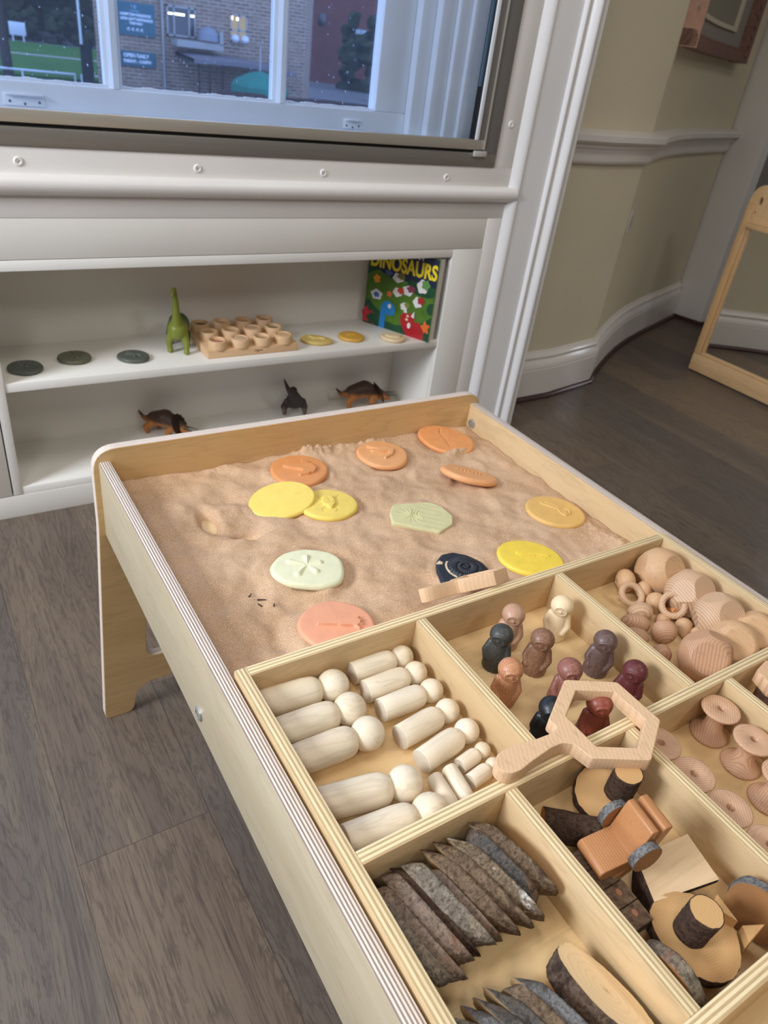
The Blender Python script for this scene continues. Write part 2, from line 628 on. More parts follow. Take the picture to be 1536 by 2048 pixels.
def sand_mat():
    m = Mt('play_sand', 0.95, 0.1)
    v = m.coord()
    f1 = m.noise(v, 700, 2, 0.6)
    f2 = m.noise(v, 1500, 1, 0.5)
    big = m.noise(v, 9, 4, 0.55)
    b = m.mix(S(214, 178, 144), S(194, 156, 120), m.ramp(big, [(0.35, 0.0), (0.65, 1.0)]))
    b = m.mix(b, S(244, 222, 198), m.math('MULTIPLY', m.ramp(f1, [(0.52, 0.0), (0.64, 1.0)]), 0.6))
    b = m.mix(b, S(128, 86, 60), m.math('MULTIPLY', m.ramp(f2, [(0.55, 0.0), (0.7, 1.0)]), 0.6))
    sp = m.voronoi(v, 95)
    b = m.mix(b, S(84, 56, 42), m.math('MULTIPLY', m.ramp(sp, [(0.0, 1.0), (0.13, 0.0)]), 0.5))
    m.col(b)
    m.bump(m.math('ADD', f1, f2), 0.5, 0.0012)
    return m.m


M_SAND = sand_mat()


def glass_mat(name, tint=(1, 1, 1), refl=0.08):
    m = bpy.data.materials.new(name)
    m.use_nodes = True
    nt = m.node_tree
    nt.nodes.clear()
    out = nt.nodes.new('ShaderNodeOutputMaterial')
    tr = nt.nodes.new('ShaderNodeBsdfTransparent'); tr.inputs[0].default_value = (*tint, 1)
    gl = nt.nodes.new('ShaderNodeBsdfGlossy'); gl.inputs['Roughness'].default_value = 0.02
    lw = nt.nodes.new('ShaderNodeLayerWeight'); lw.inputs[0].default_value = 0.25
    mx = nt.nodes.new('ShaderNodeMixShader')
    mu = nt.nodes.new('ShaderNodeMath'); mu.operation = 'MULTIPLY_ADD'
    nt.links.new(lw.outputs['Fresnel'], mu.inputs[0]); mu.inputs[1].default_value = 0.5; mu.inputs[2].default_value = refl * 0.25
    nt.links.new(mu.outputs[0], mx.inputs[0])
    nt.links.new(tr.outputs[0], mx.inputs[1]); nt.links.new(gl.outputs[0], mx.inputs[2])
    nt.links.new(mx.outputs[0], out.inputs[0])
    return m


M_GLASS = glass_mat('window_glass', (0.93, 0.96, 1.0), 0.05)
M_WET = glass_mat('rain_wet_glass', (0.95, 0.97, 1.0), 0.05)
_nt = M_WET.node_tree
_o = _nt.nodes['Material Output']
_src = _o.inputs[0].links[0].from_socket
_ms = _nt.nodes.new('ShaderNodeMixShader'); _ms.inputs[0].default_value = 0.03
_tl = _nt.nodes.new('ShaderNodeBsdfTranslucent'); _tl.inputs[0].default_value = (*S(214, 220, 232), 1)
_nt.links.new(_src, _ms.inputs[1]); _nt.links.new(_tl.outputs[0], _ms.inputs[2]); _nt.links.new(_ms.outputs[0], _o.inputs[0])
M_MIRROR = plain('mirror_silver', (0.86, 0.87, 0.86), 0.01, metal=1.0)

# ================================================================ THE SETTING
YW = 0.802           # plane of the window wall


def sbox(name, *a, m=None, parent=None, bev=0.001):
    o = box(name, *a, m or M_WHITE, parent, bev)
    if parent is None: o['kind'] = 'structure'
    return o


sbox('floor', -2.6, 4.4, -3.7, 2.2, -0.04, 0.0, m=M_FLOOR)
sbox('ceiling', -2.6, 4.4, -3.7, 2.2, 2.87, 2.93, m=M_CEIL)
# left wall with an assumed, unseen tall window added beside the daylight lamp
wl = sbox('wall_left', -2.68, -2.6, -3.7, -0.95, 0, 2.87, m=M_WALLD)
for nm, a in (('wall_left', (-2.68, -2.6, 0.75, 2.2, 0, 2.87)), ('wall_left', (-2.68, -2.6, -0.95, 0.75, 0, 0.5)), ('wall_left', (-2.68, -2.6, -0.95, 0.75, 2.6, 2.87))):
    sbox(nm, *a, m=M_WALLD)
w2 = thing('assumed_window', None, None, (-2.64, -0.1, 0.5)); w2['kind'] = 'structure'
box('frame', -2.66, -2.6, -0.95, -0.89, 0.5, 2.6, M_CASE, w2, 0.002, w2.location)
box('frame', -2.66, -2.6, 0.69, 0.75, 0.5, 2.6, M_CASE, w2, 0.002, w2.location)
box('frame', -2.66, -2.6, -0.89, 0.69, 0.5, 0.56, M_CASE, w2, 0.002, w2.location)
box('frame', -2.66, -2.6, -0.89, 0.69, 2.54, 2.6, M_CASE, w2, 0.002, w2.location)
box('glazing_bar', -2.65, -2.61, -0.12, -0.08, 0.56, 2.54, M_CASE, w2, 0.002, w2.location)
sbox('wall_back', -2.6, 4.4, -3.78, -3.7, 0, 2.87, m=M_WALLD)
sbox('wall_right', 4.32, 4.4, -3.7, 1.5, 0, 2.87, m=M_WALL2)

# window wall: wall below, wall above and left of the window
sbox('wall_front', -2.6, -1.45, YW, 1.12, 0, 2.87, m=M_WALL)
sbox('wall_front', -1.45, 1.50, YW + 0.02, 1.12, 2.45, 2.87, m=M_WALL)
sbox('wall_front', 1.40, 1.655, YW + 0.02, 1.12, 0, 2.87, m=M_WHITE)
sbox('wall_front', -1.45, 1.40, 1.075, 1.12, 0, 0.92, m=M_WALL2)
# panelled apron under the window, with the rounded sill moulding and painted-over screws
ap = sbox('trim_1', -1.45, 1.458, YW, YW + 0.10, 0.7805, 0.9285, m=M_WHITE)
prof = [(0.0, 0.829), (0.006, 0.829), (0.014, 0.832), (0.021, 0.839), (0.0255, 0.849), (0.026, 0.858), (0.022, 0.867), (0.015, 0.8725), (0.006, 0.874), (0.0, 0.874)]
sweep('trim_2', prof, [(-1.45, YW), (1.481, YW)], M_WHITE, kind='structure')
scr = bmesh.new()
lathe(scr, [(0, 0.0016), (0.004, 0.0018), (0.0052, 0.0026), (0.0072, 0.0034), (0.0090, 0.0024), (0.0098, 0.0)], 28)
screw = from_bm('screw_head', scr, M_WHITE, ap, True, (0, 0, 0), 60)
screw.location = Vector((0.055, YW, 0.898)) - ap.location
screw.rotation_euler = (R(90), 0, 0)
bm = bmesh.new(); add_box(bm, -0.0045, 0.0045, -0.0006, 0.0006, 0.001, 0.0027)
slot = from_bm('screw_slot', bm, plain('slot_paint', S(150, 146, 140)), screw)
slot.rotation_euler = (0, 0, R(50))
for x in (0.455, 0.801, 1.211):
    c = screw.copy(); COL.objects.link(c); c.parent = ap; c.location = Vector((x, YW, 0.896)) - ap.location
    s2 = slot.copy(); COL.objects.link(s2); s2.parent = c
# jamb side: flat, bead, flat, outer moulding of the casing
cs = sbox('trim_3', 1.399, 1.4573, YW, YW + 0.03, 0, 0.7805, m=M_WHITE)
cs2 = sbox('trim_4', 1.383, 1.4573, YW, YW + 0.03, 0.9285, 2.5, m=M_WHITE)
c = screw.copy(); COL.objects.link(c); c.parent = cs2; c.location = Vector((1.42, YW, 1.047)) - cs2.location


def upright(name, prof_xy, z0, z1, m, kind='structure'):
    """vertical moulding from an outline in plan"""
    bm = bmesh.new()
    lo = [bm.verts.new((x, y, z0)) for x, y in prof_xy]
    hi = [bm.verts.new((x, y, z1)) for x, y in prof_xy]
    n = len(lo)
    for i in range(n):
        j = (i + 1) % n
        bm.faces.new((lo[i], lo[j], hi[j], hi[i]))
    bm.faces.new(lo); bm.faces.new(list(reversed(hi)))
    o = from_bm(name, bm, m, None, True, (0, 0, 0), 35)
    o['kind'] = kind
    return o


upright('trim_5', [(1.4573, YW + 0.03), (1.4573, YW)] + [(1.4573 + 0.03 * t, YW - 0.019 * math.sin(t * PI / 2) ** 1.0) for t in (0.12, 0.25, 0.4, 0.55, 0.7, 0.85, 1.0)] + [(1.4890, YW - 0.019), (1.4912, YW - 0.014), (1.4935, YW - 0.014), (1.4935, YW + 0.03)], 0, 2.5, M_CASE)
casing = [(1.4935, YW + 0.03), (1.4935, YW - 0.0125), (1.497, YW - 0.0155), (1.5945, YW - 0.0155)]
casing += [(1.5965, YW - 0.024), (1.601, YW - 0.028), (1.6055, YW - 0.026), (1.608, YW - 0.018), (1.611, YW - 0.016)]
casing += [(1.613, YW - 0.020), (1.616, YW - 0.0215), (1.6185, YW - 0.019), (1.6205, YW - 0.022)]
for k in range(9):
    t = k / 8
    casing.append((1.6215 + 0.036 * t, YW - 0.022 - 0.020 * math.sin(t * PI * 0.9)))
casing += [(1.6600, YW - 0.022), (1.663, YW - 0.022), (1.6645, YW - 0.030), (1.6685, YW - 0.034), (1.6730, YW - 0.033), (1.6757, YW - 0.027), (1.6757, YW + 0.30), (1.655, YW + 0.30)]
upright('trim_6', casing, 0, 2.6, M_CASE)

# beige wall beside the window and the curved wall after it
SHOE = [(1.66, 0.962), (1.846, 0.965), (2.063, 0.973), (2.393, 1.033)]
CUR = [(2.393, 1.033), (2.495, 1.107), (2.618, 1.183), (2.742, 1.256), (2.857, 1.319), (2.965, 1.372), (3.073, 1.420), (3.21, 1.475), (3.355, 1.528), (3.552, 1.598), (3.80, 1.688)]


def offset_path(path, d):
    out = []
    n = len(path)
    for i in range(n):
        d0 = Vector(path[i]) - Vector(path[i - 1]) if i else Vector(path[1]) - Vector(path[0])
        d1 = Vector(path[i + 1]) - Vector(path[i]) if i < n - 1 else d0
        d0.normalize(); d1.normalize()
        n0 = Vector((-d0.y, d0.x)); n1 = Vector((-d1.y, d1.x))
        nn = (n0 + n1).normalized()
        k = d / max(0.4, nn.dot(n0))
        out.append((path[i][0] + nn.x * k, path[i][1] + nn.y * k))
    return out


WALLP = offset_path(SHOE + CUR[1:], 0.042)
sweep('wall_beside', [(0, 0), (-0.06, 0), (-0.06, 2.87), (0, 2.87)], WALLP[:4], M_WALL, kind='structure')
sweep('wall_curved', [(0, 0), (-0.06, 0), (-0.06, 2.87), (0, 2.87)], WALLP[3:], M_WALL, kind='structure')
SK = [(0, 0.0), (0.030, 0.0), (0.030, 0.132), (0.0275, 0.134), (0.0275, 0.137), (0.030, 0.140), (0.0285, 0.150), (0.024, 0.162), (0.0165, 0.171), (0.015, 0.174), (0.015, 0.178),
      (0.0195, 0.180), (0.0205, 0.185), (0.0175, 0.191), (0.011, 0.197), (0.007, 0.200), (0.005, 0.207), (0, 0.208)]
sweep('baseboard_right', SK, WALLP, M_WHITE, kind='structure')
RL = [(0, 0.925), (0.010, 0.925), (0.014, 0.930), (0.017, 0.940), (0.0165, 0.955), (0.018, 0.966), (0.022, 0.974), (0.022, 0.978), (0.027, 0.980), (0.029, 0.986), (0.027, 0.991), (0.029, 0.996), (0.044, 1.001), (0.047, 1.005),
      (0.047, 1.024), (0.044, 1.029), (0.030, 1.033), (0.012, 1.037), (0, 1.038)]
sweep('trim_7', [(o_ * 1.3, z_) for o_, z_ in RL], WALLP, M_WHITE, kind='structure')
SH = [(0.028, 0.0), (0.046, 0.0), (0.046, 0.006), (0.043, 0.014), (0.036, 0.019), (0.028, 0.020)]
sweep('trim_8', SH, WALLP, M_SHOE, kind='structure')
# white pilaster at the end of the curve, dark recess after it
upright('wall_pilaster', [(3.80, 1.85), (3.80, 1.66), (3.835, 1.535), (3.90, 1.535), (3.90, 1.85)], 0, 2.87, M_CASE)
upright('light_leak_block', [(3.60, 1.80), (3.60, 1.70), (3.80, 1.76), (3.90, 1.76), (3.90, 1.90), (3.60, 1.90)], 0, 2.87, M_WALL2)  # unseen block added to stop daylight leaking in behind the pilaster
upright('wall_recess', [(3.90, 1.60), (3.90, 1.535), (4.33, 1.50), (4.33, 1.60)], 0, 2.87, M_WALL2)
sweep('trim_9', [(0, 0.0), (0.016, 0.0), (0.016, 0.006), (0.010, 0.02), (0, 0.02)], [(3.797, 1.70), (3.833, 1.533), (4.3, 1.49)], M_SHOE, kind='structure')
sweep('trim_10', RL, [(4.32, 1.5), (4.32, -3.6)], M_WHITE, kind='structure')
sweep('baseboard_side', SK, [(4.32, 1.5), (4.32, -3.6)], M_WHITE, kind='structure')
sbox('baseboard_back', -2.6, 4.3, -3.7, -3.67, 0, 0.2)

# ---------------------------------------------------------------- window
w1 = thing('window_1', None, None, (0.0, YW, 0.9285)); w1['kind'] = 'structure'
OFF = w1.location
XL, XR, ZT = -1.42, 1.3825, 2.42


def wbox(name, *a, m, bev=0.001, p=None):
    return box(name, *a, m, p or w1, bev, OFF)


# secondary aluminium frame (bottom, right, top, left)
wbox('secondary_frame', XL, XR, YW - 0.004, YW + 0.05, 0.9285, 0.9655, m=M_ALU)
wbox('secondary_frame', XR - 0.050, XR, YW - 0.004, YW + 0.05, 0.9655, ZT, m=M_ALUV)
wbox('secondary_frame', XL, XR, YW - 0.004, YW + 0.05, ZT, ZT + 0.05, m=M_ALU)
wbox('secondary_frame', XL, XL + 0.05, YW - 0.004, YW + 0.05, 0.9655, ZT, m=M_ALUV)
wbox('gasket', XL + 0.05, XR - 0.03, YW + 0.006, YW + 0.05, 0.9655, 0.9735, m=M_BLACK, bev=0)
wbox('gasket', 1.287, 1.2925, YW + 0.0, YW + 0.02, 1.00, ZT, m=M_BLACK, bev=0)
wbox('sliding_rail', XL + 0.05, XR - 0.05, YW - 0.002, YW + 0.02, 0.9735, 1.000, m=M_ALUL)
wbox('sliding_rail', 1.305, XR - 0.050, YW - 0.002, YW + 0.02, 1.000, ZT, m=M_ALUV)
wbox('track', 1.328, 1.332, YW - 0.007, YW, 0.975, ZT, m=M_ALUL)
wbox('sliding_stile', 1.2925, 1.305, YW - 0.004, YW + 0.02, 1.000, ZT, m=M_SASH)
wbox('draught_strip', 1.279, 1.287, YW + 0.001, YW + 0.006, 1.135, ZT, m=plain('slate_strip', S(70, 96, 120), 0.4), bev=0)
wbox('corner_clip', 1.290, 1.338, YW - 0.013, YW - 0.004, 0.956, 0.972, m=plain('clear_plastic', S(190, 186, 182), 0.15), bev=0.003)
wbox('secondary_glass', XL + 0.05, 1.2925, YW + 0.008, YW + 0.011, 1.0, ZT, m=M_GLASS, bev=0)
# old timber sash behind
YS = 0.93
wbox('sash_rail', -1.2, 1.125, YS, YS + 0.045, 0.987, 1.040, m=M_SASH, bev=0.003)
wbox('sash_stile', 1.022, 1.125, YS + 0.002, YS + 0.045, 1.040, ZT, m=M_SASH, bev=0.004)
for k in range(4):
    x = 0.7335 - 0.4265 * k
    bm = bmesh.new()
    pr = [(-0.020, 0.045), (-0.020, 0.022), (-0.012, 0.018), (-0.009, 0.006), (-0.006, 0.0), (0.006, 0.0), (0.009, 0.006), (0.012, 0.018), (0.020, 0.022), (0.020, 0.045)]
    lo = [bm.verts.new((a, b, 0)) for a, b in pr]; hi = [bm.verts.new((a, b, ZT - 1.04)) for a, b in pr]
    for i in range(len(pr)):
        j = (i + 1) % len(pr)
        bm.faces.new((lo[i], lo[j], hi[j], hi[i]))
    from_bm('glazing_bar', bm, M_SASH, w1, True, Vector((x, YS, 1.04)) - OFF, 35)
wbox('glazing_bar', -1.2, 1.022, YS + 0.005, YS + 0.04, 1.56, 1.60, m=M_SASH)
wbox('sash_glass', -1.2, 1.022, YS + 0.030, YS + 0.033, 1.035, ZT, m=M_WET, bev=0)
# putty ridge at the foot of the panes
bm = bmesh.new()
for i in range(90):
    x = -0.1 + i * 0.0125
    z = 0.003 + 0.004 * (noise.noise(Vector((x * 30, 0, 0))) + 0.6)
    add_box(bm, x, x + 0.0126, YS + 0.018, YS + 0.03, 1.039, 1.040 + max(0.001, z))
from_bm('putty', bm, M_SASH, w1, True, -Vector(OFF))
# sash lifts
for x, w in ((0.103, 0.085), (0.95, 0.055)):
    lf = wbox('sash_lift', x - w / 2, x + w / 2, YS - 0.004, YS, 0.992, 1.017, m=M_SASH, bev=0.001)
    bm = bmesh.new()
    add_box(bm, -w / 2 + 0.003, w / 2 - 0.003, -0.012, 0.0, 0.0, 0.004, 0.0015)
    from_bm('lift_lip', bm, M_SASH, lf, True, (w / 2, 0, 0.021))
    for q in (-0.36, 0, 0.36):
        bm = bmesh.new()
        lathe(bm, [(0, 0.0008), (0.0028, 0.0006), (0.003, 0)], 16, Matrix.Rotation(R(90), 4, 'X'))
        from_bm('screw_head', bm, plain('screw_line', S(120, 126, 140)), lf, True, (w / 2 + q * w, 0, 0.008 if q else 0.004))
# stepped jamb lining to the right of the sash, outer sill, reveals
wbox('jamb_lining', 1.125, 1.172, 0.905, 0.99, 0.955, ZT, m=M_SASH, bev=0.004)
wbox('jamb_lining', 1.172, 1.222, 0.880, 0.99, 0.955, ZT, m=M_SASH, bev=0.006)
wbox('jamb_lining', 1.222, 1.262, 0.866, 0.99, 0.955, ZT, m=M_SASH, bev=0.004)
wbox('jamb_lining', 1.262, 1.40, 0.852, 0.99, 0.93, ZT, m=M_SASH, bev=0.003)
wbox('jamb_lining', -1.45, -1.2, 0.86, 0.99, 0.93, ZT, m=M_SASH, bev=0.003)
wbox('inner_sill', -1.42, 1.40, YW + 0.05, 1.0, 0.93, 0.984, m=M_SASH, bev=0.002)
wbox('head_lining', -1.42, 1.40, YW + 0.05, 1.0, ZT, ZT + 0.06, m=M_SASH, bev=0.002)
# raindrops on the outer pane
bm = bmesh.new()
rr = random.Random(3)
for i in range(170):
    x = rr.uniform(0.02, 1.01); z = 1.045 + abs(rr.gauss(0, 0.12))
    if z > 1.4: continue
    r = rr.uniform(0.0006, 0.0019)
    lathe(bm, [(0, r * 0.7), (r * 0.6, r * 0.5), (r, 0)], 8, Matrix.Translation((x, YS + 0.0305, z)) @ Matrix.Rotation(R(90), 4, 'X') @ Matrix.Diagonal((1, rr.uniform(1, 1.7), 1, 1)))
MD = Mt('raindrop', 0.05, 1.0); MD.col(S(170, 185, 210)); MD.b.inputs['Transmission Weight'].default_value = 0.6
rd = from_bm('raindrops', bm, MD.m, w1, True, -Vector(OFF))
rd['kind'] = 'stuff'

# ================================================================ OUTSIDE (first-floor view over a street)
YB = 38.0


def fx(x): return -0.2058 + (x + 0.2058) * 2.048


def fz(z): return 1.2052 + (z - 1.2052) * 2.048


GZ = -2.2
M_LAWN = plain('lawn_green', S(62, 106, 44), 0.95, 0.1, var=0.3, vscale=0.6)
M_ROAD = plain('damp_asphalt', S(96, 96, 98), 0.6, 0.4, var=0.2, vscale=1.0)


def brick_mat(name, c1, c2, mortar, sc=1.0):
    m = Mt(name, 0.9, 0.2)
    xyz = m.sep(m.coord('Object'))
    n = m.nt.nodes.new('ShaderNodeTexBrick')
    m.link(m.comb(m.math('ADD', xyz[0], xyz[1]), xyz[2], 0.0), n.inputs[0])
    n.inputs['Color1'].default_value = (*c1, 1); n.inputs['Color2'].default_value = (*c2, 1); n.inputs['Mortar'].default_value = (*mortar, 1)
    n.inputs['Scale'].default_value = 1.0 * sc
    n.inputs['Brick Width'].default_value = 0.45
    n.inputs['Row Height'].default_value = 0.15
    n.inputs['Mortar Size'].default_value = 0.02
    big = m.noise(m.coord(), 1.5, 4)
    m.col(m.mix(n.outputs['Color'], tuple(x * 0.75 for x in c1), m.math('MULTIPLY', m.ramp(big, [(0.4, 0.0), (0.7, 1.0)]), 0.6)))
    return m.m


M_BRICK = brick_mat('pale_stock_brick', S(146, 124, 108), S(120, 98, 86), S(170, 160, 148))
M_BRICKR = brick_mat('red_brick', S(118, 66, 60), S(98, 54, 52), S(124, 96, 90))
M_SIGN = plain('teal_sign', S(24, 84, 100), 0.4)
M_LET = plain('sign_lettering', S(215, 226, 236), 0.5)
M_DARKW = plain('dark_window', S(46, 50, 54), 0.15, 0.8)
M_LAMP = Mt('lit_lamp'); M_LAMP.b.inputs['Emission Color'].default_value = (1, 0.86, 0.5, 1); M_LAMP.b.inputs['Emission Strength'].default_value = 3.5; M_LAMP = M_LAMP.m
M_LITW = Mt('lit_room'); M_LITW.col(S(150, 120, 80)); M_LITW.b.inputs['Emission Color'].default_value = (0.55, 0.40, 0.2, 1); M_LITW.b.inputs['Emission Strength'].default_value = 0.35; M_LITW = M_LITW.m
M_FRG = plain('grey_window_frame', S(150, 150, 148), 0.5)
M_UMB = plain('green_canvas', S(40, 116, 104), 0.8, 0.2, var=0.15, vscale=2)
M_DWOOD = plain('dark_fence_wood', S(72, 52, 46), 0.8, 0.2, var=0.2, vscale=3)

gr = box('ground', 2.0, 60, 30, 120, GZ - 0.1, GZ, M_ROAD, None, 0); gr['kind'] = 'structure'
lw = box('lawn', 3, 20, 42.5, 72.0, GZ, GZ + 0.12, M_LAWN, None, 0); lw['kind'] = 'structure'
pt = box('path', 3, 20, 56.8, 58.0, GZ + 0.12, GZ + 0.14, plain('path_gravel', S(140, 140, 136), 0.9), None, 0); pt['kind'] = 'structure'

bd = thing('building', 'pale brick building with lit windows, seen across the street', 'building', (fx(4.3), YB, GZ))
BO = bd.location
bm = bmesh.new()
_pl = [(fx(4.3), YB), (fx(9.26), YB), (fx(9.26) + 4.4, YB + 8), (fx(4.3) + 2.1, YB + 8)]
_lo = [bm.verts.new((x - BO[0], y - BO[1], 0)) for x, y in _pl]; _hi = [bm.verts.new((x - BO[0], y - BO[1], 9 - GZ)) for x, y in _pl]
for i in range(4): bm.faces.new((_lo[i], _lo[(i + 1) % 4], _hi[(i + 1) % 4], _hi[i]))
bm.faces.new(_lo); bm.faces.new(_hi[::-1])
from_bm('wall', bm, M_BRICK, bd, False)
box('drainpipe', fx(5.72), fx(5.76), YB - 0.15, YB - 0.02, GZ, 9, M_FRG, bd, 0, BO)


def far_window(x0, x1, z0, z1, nb, lit, lamps):
    f = box('window', fx(x0), fx(x1), YB - 0.06, YB + 0.02, fz(z0), fz(z1), M_LITW if lit else M_DARKW, bd, 0, BO)
    o = Vector((fx(x0), YB - 0.06, fz(z0)))
    w = fx(x1) - fx(x0); h = fz(z1) - fz(z0)
    bm = bmesh.new()
    t = 0.07
    for a in ((0, w, 0, t), (0, w, h - t, h), (0, t, 0, h), (w - t, w, 0, h)):
        add_box(bm, a[0], a[1], -0.05, 0, a[2], a[3])
    for b in nb: add_box(bm, w * b - t / 2, w * b + t / 2, -0.05, 0, 0, h)
    if lit: add_box(bm, 0, w, -0.05, 0, h * 0.42, h * 0.42 + t)
    from_bm('window_frame', bm, M_FRG, f, False, (0, 0, 0))
    for (a, b, c_, d) in lamps:
        bm = bmesh.new(); add_box(bm, w * a, w * b, -0.04, -0.01, h * c_, h * d, 0.01)
        from_bm('ceiling_lamp', bm, M_LAMP, f, False)


far_window(5.84, 6.50, 0.78, 1.35, (0.25, 0.77), False, [(0.02, 0.22, 0.70, 0.76), (0.27, 0.62, 0.70, 0.77), (0.82, 0.99, 0.70, 0.77)])
far_window(7.32, 7.74, 0.80, 1.35, (0.5,), True, [(0.0, 0.14, 0.80, 0.98), (0.36, 0.52, 0.80, 0.90)])
bm = bmesh.new()
for (a, b) in ((7.36, 7.47), (7.62, 7.70)):
    lathe(bm, [(0, 0.3), (0.16, 0.26), (0.2, 0.1), (0.14, 0)], 10, Matrix.Translation((fx((a + b) / 2), YB - 0.2, fz(0.82))))
from_bm('windowsill_vase', bm, plain('pale_china', S(205, 210, 225)), bd, True, -Vector(BO))
box('balcony', fx(5.92), fx(6.99), YB - 1.0, YB, fz(0.61), fz(0.74), M_FRG, bd, 0, BO)
box('balcony_post', fx(6.90), fx(6.98), YB - 1.0, YB - 0.8, fz(0.72), fz(0.98), M_FRG, bd, 0, BO)
bm = bmesh.new()
lathe(bm, [(0, 0.55), (0.25, 0.5), (0.45, 0.28), (0.48, 0.0)], 16, Matrix.Translation((fx(6.68), YB - 0.7, fz(0.78))))
tag(from_bm('covered_planter', bm, plain('dusty_grey_cloth', S(120, 126, 140)), None, True), 'grey covered planter on the balcony of the pale brick building', 'planter')
# curved canopy over the terrace
bm = bmesh.new()
rows = []
for i in range(13):
    t = i / 12
    x = 6.02 + (8.46 - 6.02) * t; z = 0.50 + 0.05 * math.sin(t * 2.3) - 0.10 * t * t + 0.0
    rows.append([bm.verts.new((fx(x), YB - dy, fz(z) - dz)) for dy, dz in ((0, 0), (2.6, 0.12), (2.6, 0.30), (0, 0.18))])
for a, b in zip(rows, rows[1:]):
    for i in range(4):
        bm.faces.new((a[i], b[i], b[(i + 1) % 4], a[(i + 1) % 4]))
from_bm('terrace_canopy', bm, plain('canopy_slate', S(104, 100, 108), 0.7), bd, False, -Vector(BO))
for x in (6.16, 6.4, 6.7, 7.6, 8.0, 8.2):
    bm = bmesh.new(); add_capsule(bm, (fx(x), YB - 2.4, GZ), (fx(x), YB - 2.4, fz(0.42)), 0.05, 0.05, 6)
    from_bm('terrace_post', bm, M_DWOOD, bd, True, -Vector(BO))
sg = thing('sign', 'large teal sign with entrance directions and four arrows on the pale brick wall', 'sign', (fx(5.2), YB - 0.08, fz(0.71)))
box('sign_board', fx(4.72), fx(5.58), YB - 0.12, YB - 0.02, fz(0.70), fz(1.30), M_SIGN, sg, 0, sg.location)
for body, x, z, s_ in (('HAMPTON PADDOCK', 5.16, 1.055, 0.135), ('LION GATE ENTRANCE', 5.18, 0.975, 0.135), ('THIS WAY', 5.16, 0.90, 0.125)):
    text_mesh('lettering', body, s_, 0.004, M_LET, sg, Vector((fx(x), YB - 0.13, fz(z))) - sg.location, (R(90), 0, 0), bold=0.006)
for q in range(4):
    text_mesh('arrow', '<', 0.26, 0.004, M_LET, sg, Vector((fx(4.99 + 0.095 * q), YB - 0.13, fz(0.765))) - sg.location, (R(90), 0, 0), bold=0.004)
bm = bmesh.new(); lathe(bm, [(0, 0.01), (0.07, 0.008), (0.075, 0)], 16, Matrix.Rotation(R(90), 4, 'X'))
from_bm('sign_emblem', bm, plain('sign_emblem', S(96, 140, 165)), sg, True, Vector((fx(5.15), YB - 0.12, fz(1.22))) - sg.location)
box('sign_emblem_band', fx(5.05), fx(5.24), YB - 0.125, YB - 0.12, fz(1.13), fz(1.16), plain('sign_pale', S(90, 130, 160)), sg, 0, sg.location)
sg = thing('sign', 'small teal sign reading open daily with opening hours', 'sign', (fx(5.2), YB - 0.08, fz(0.12)))
box('sign_board', fx(4.72), fx(5.56), YB - 0.12, YB - 0.02, fz(0.12), fz(0.40), M_SIGN, sg, 0, sg.location)
text_mesh('lettering', 'OPEN DAILY', 0.20, 0.004, M_LET, sg, Vector((fx(5.13), YB - 0.13, fz(0.29))) - sg.location, (R(90), 0, 0), bold=0.008)
text_mesh('lettering', '9:00AM - 5:30PM', 0.175, 0.004, M_LET, sg, Vector((fx(5.15), YB - 0.13, fz(0.185))) - sg.location, (R(90), 0, 0), bold=0.007)
# garden umbrella, fence
um = thing('garden_umbrella', 'green garden umbrella on the terrace below the canopy', 'umbrella', (fx(7.25), YB - 4, GZ))
bm = bmesh.new(); lathe(bm, [(0, 0.62), (0.5, 0.5), (1.2, 0.18), (1.35, 0.0), (1.36, -0.28), (1.30, -0.28), (0, -0.05)], 8)
from_bm('canopy', bm, M_UMB, um, False, (0, 0, fz(0.08) - GZ))
bm = bmesh.new(); add_capsule(bm, (0, 0, 0), (0, 0, 2.6), 0.04, 0.03, 8)
from_bm('pole', bm, M_FRG, um)
fn = thing('wooden_fence', 'dark wooden fence of upright boards along the terrace', 'fence', (fx(6.0), YB - 5.2, GZ))
for i in range(14):
    box('fence_panel', fx(6.05) + i * 0.62, fx(6.05) + i * 0.62 + 0.6, YB - 5.25, YB - 5.2, GZ, fz(-0.02) + 0.02 * math.sin(i), M_DWOOD, fn, 0.01, fn.location)
# red brick houses further right, hedge between
YR = 62.0


def gx(x): return -0.2058 + (x + 0.2058) * 2.031


def gz(z): return 1.2052 + (z - 1.2052) * 2.031


b2 = thing('building', 'red brick building with a small pale window, beyond the pale one', 'building', (gx(15.6), YR, GZ))
box('wall', gx(15.6), gx(22), YR, YR + 9, GZ, 14, M_BRICKR, b2, 0, b2.location)
f = box('window', gx(17.46), gx(18.01), YR - 0.1, YR, gz(0.93), gz(1.55), plain('pale_window', S(150, 170, 178)), b2, 0.02, b2.location)
bm = bmesh.new(); add_box(bm, 0.45, 0.55, -0.05, 0, 0, 1.2); from_bm('window_frame', bm, M_FRG, f)
box('window', gx(15.75), gx(16.05), YR - 0.1, YR, gz(1.5), gz(1.9), M_DARKW, b2, 0.02, b2.location)
M_LEAF = plain('dark_leaves', S(54, 62, 44), 0.9, 0.2, var=0.5, vscale=1.5)
M_LEAF2 = plain('olive_leaves', S(86, 84, 60), 0.9, 0.2, var=0.6, vscale=1.0)
M_TRUNK = plain('tree_trunk', S(56, 48, 44), 0.9)


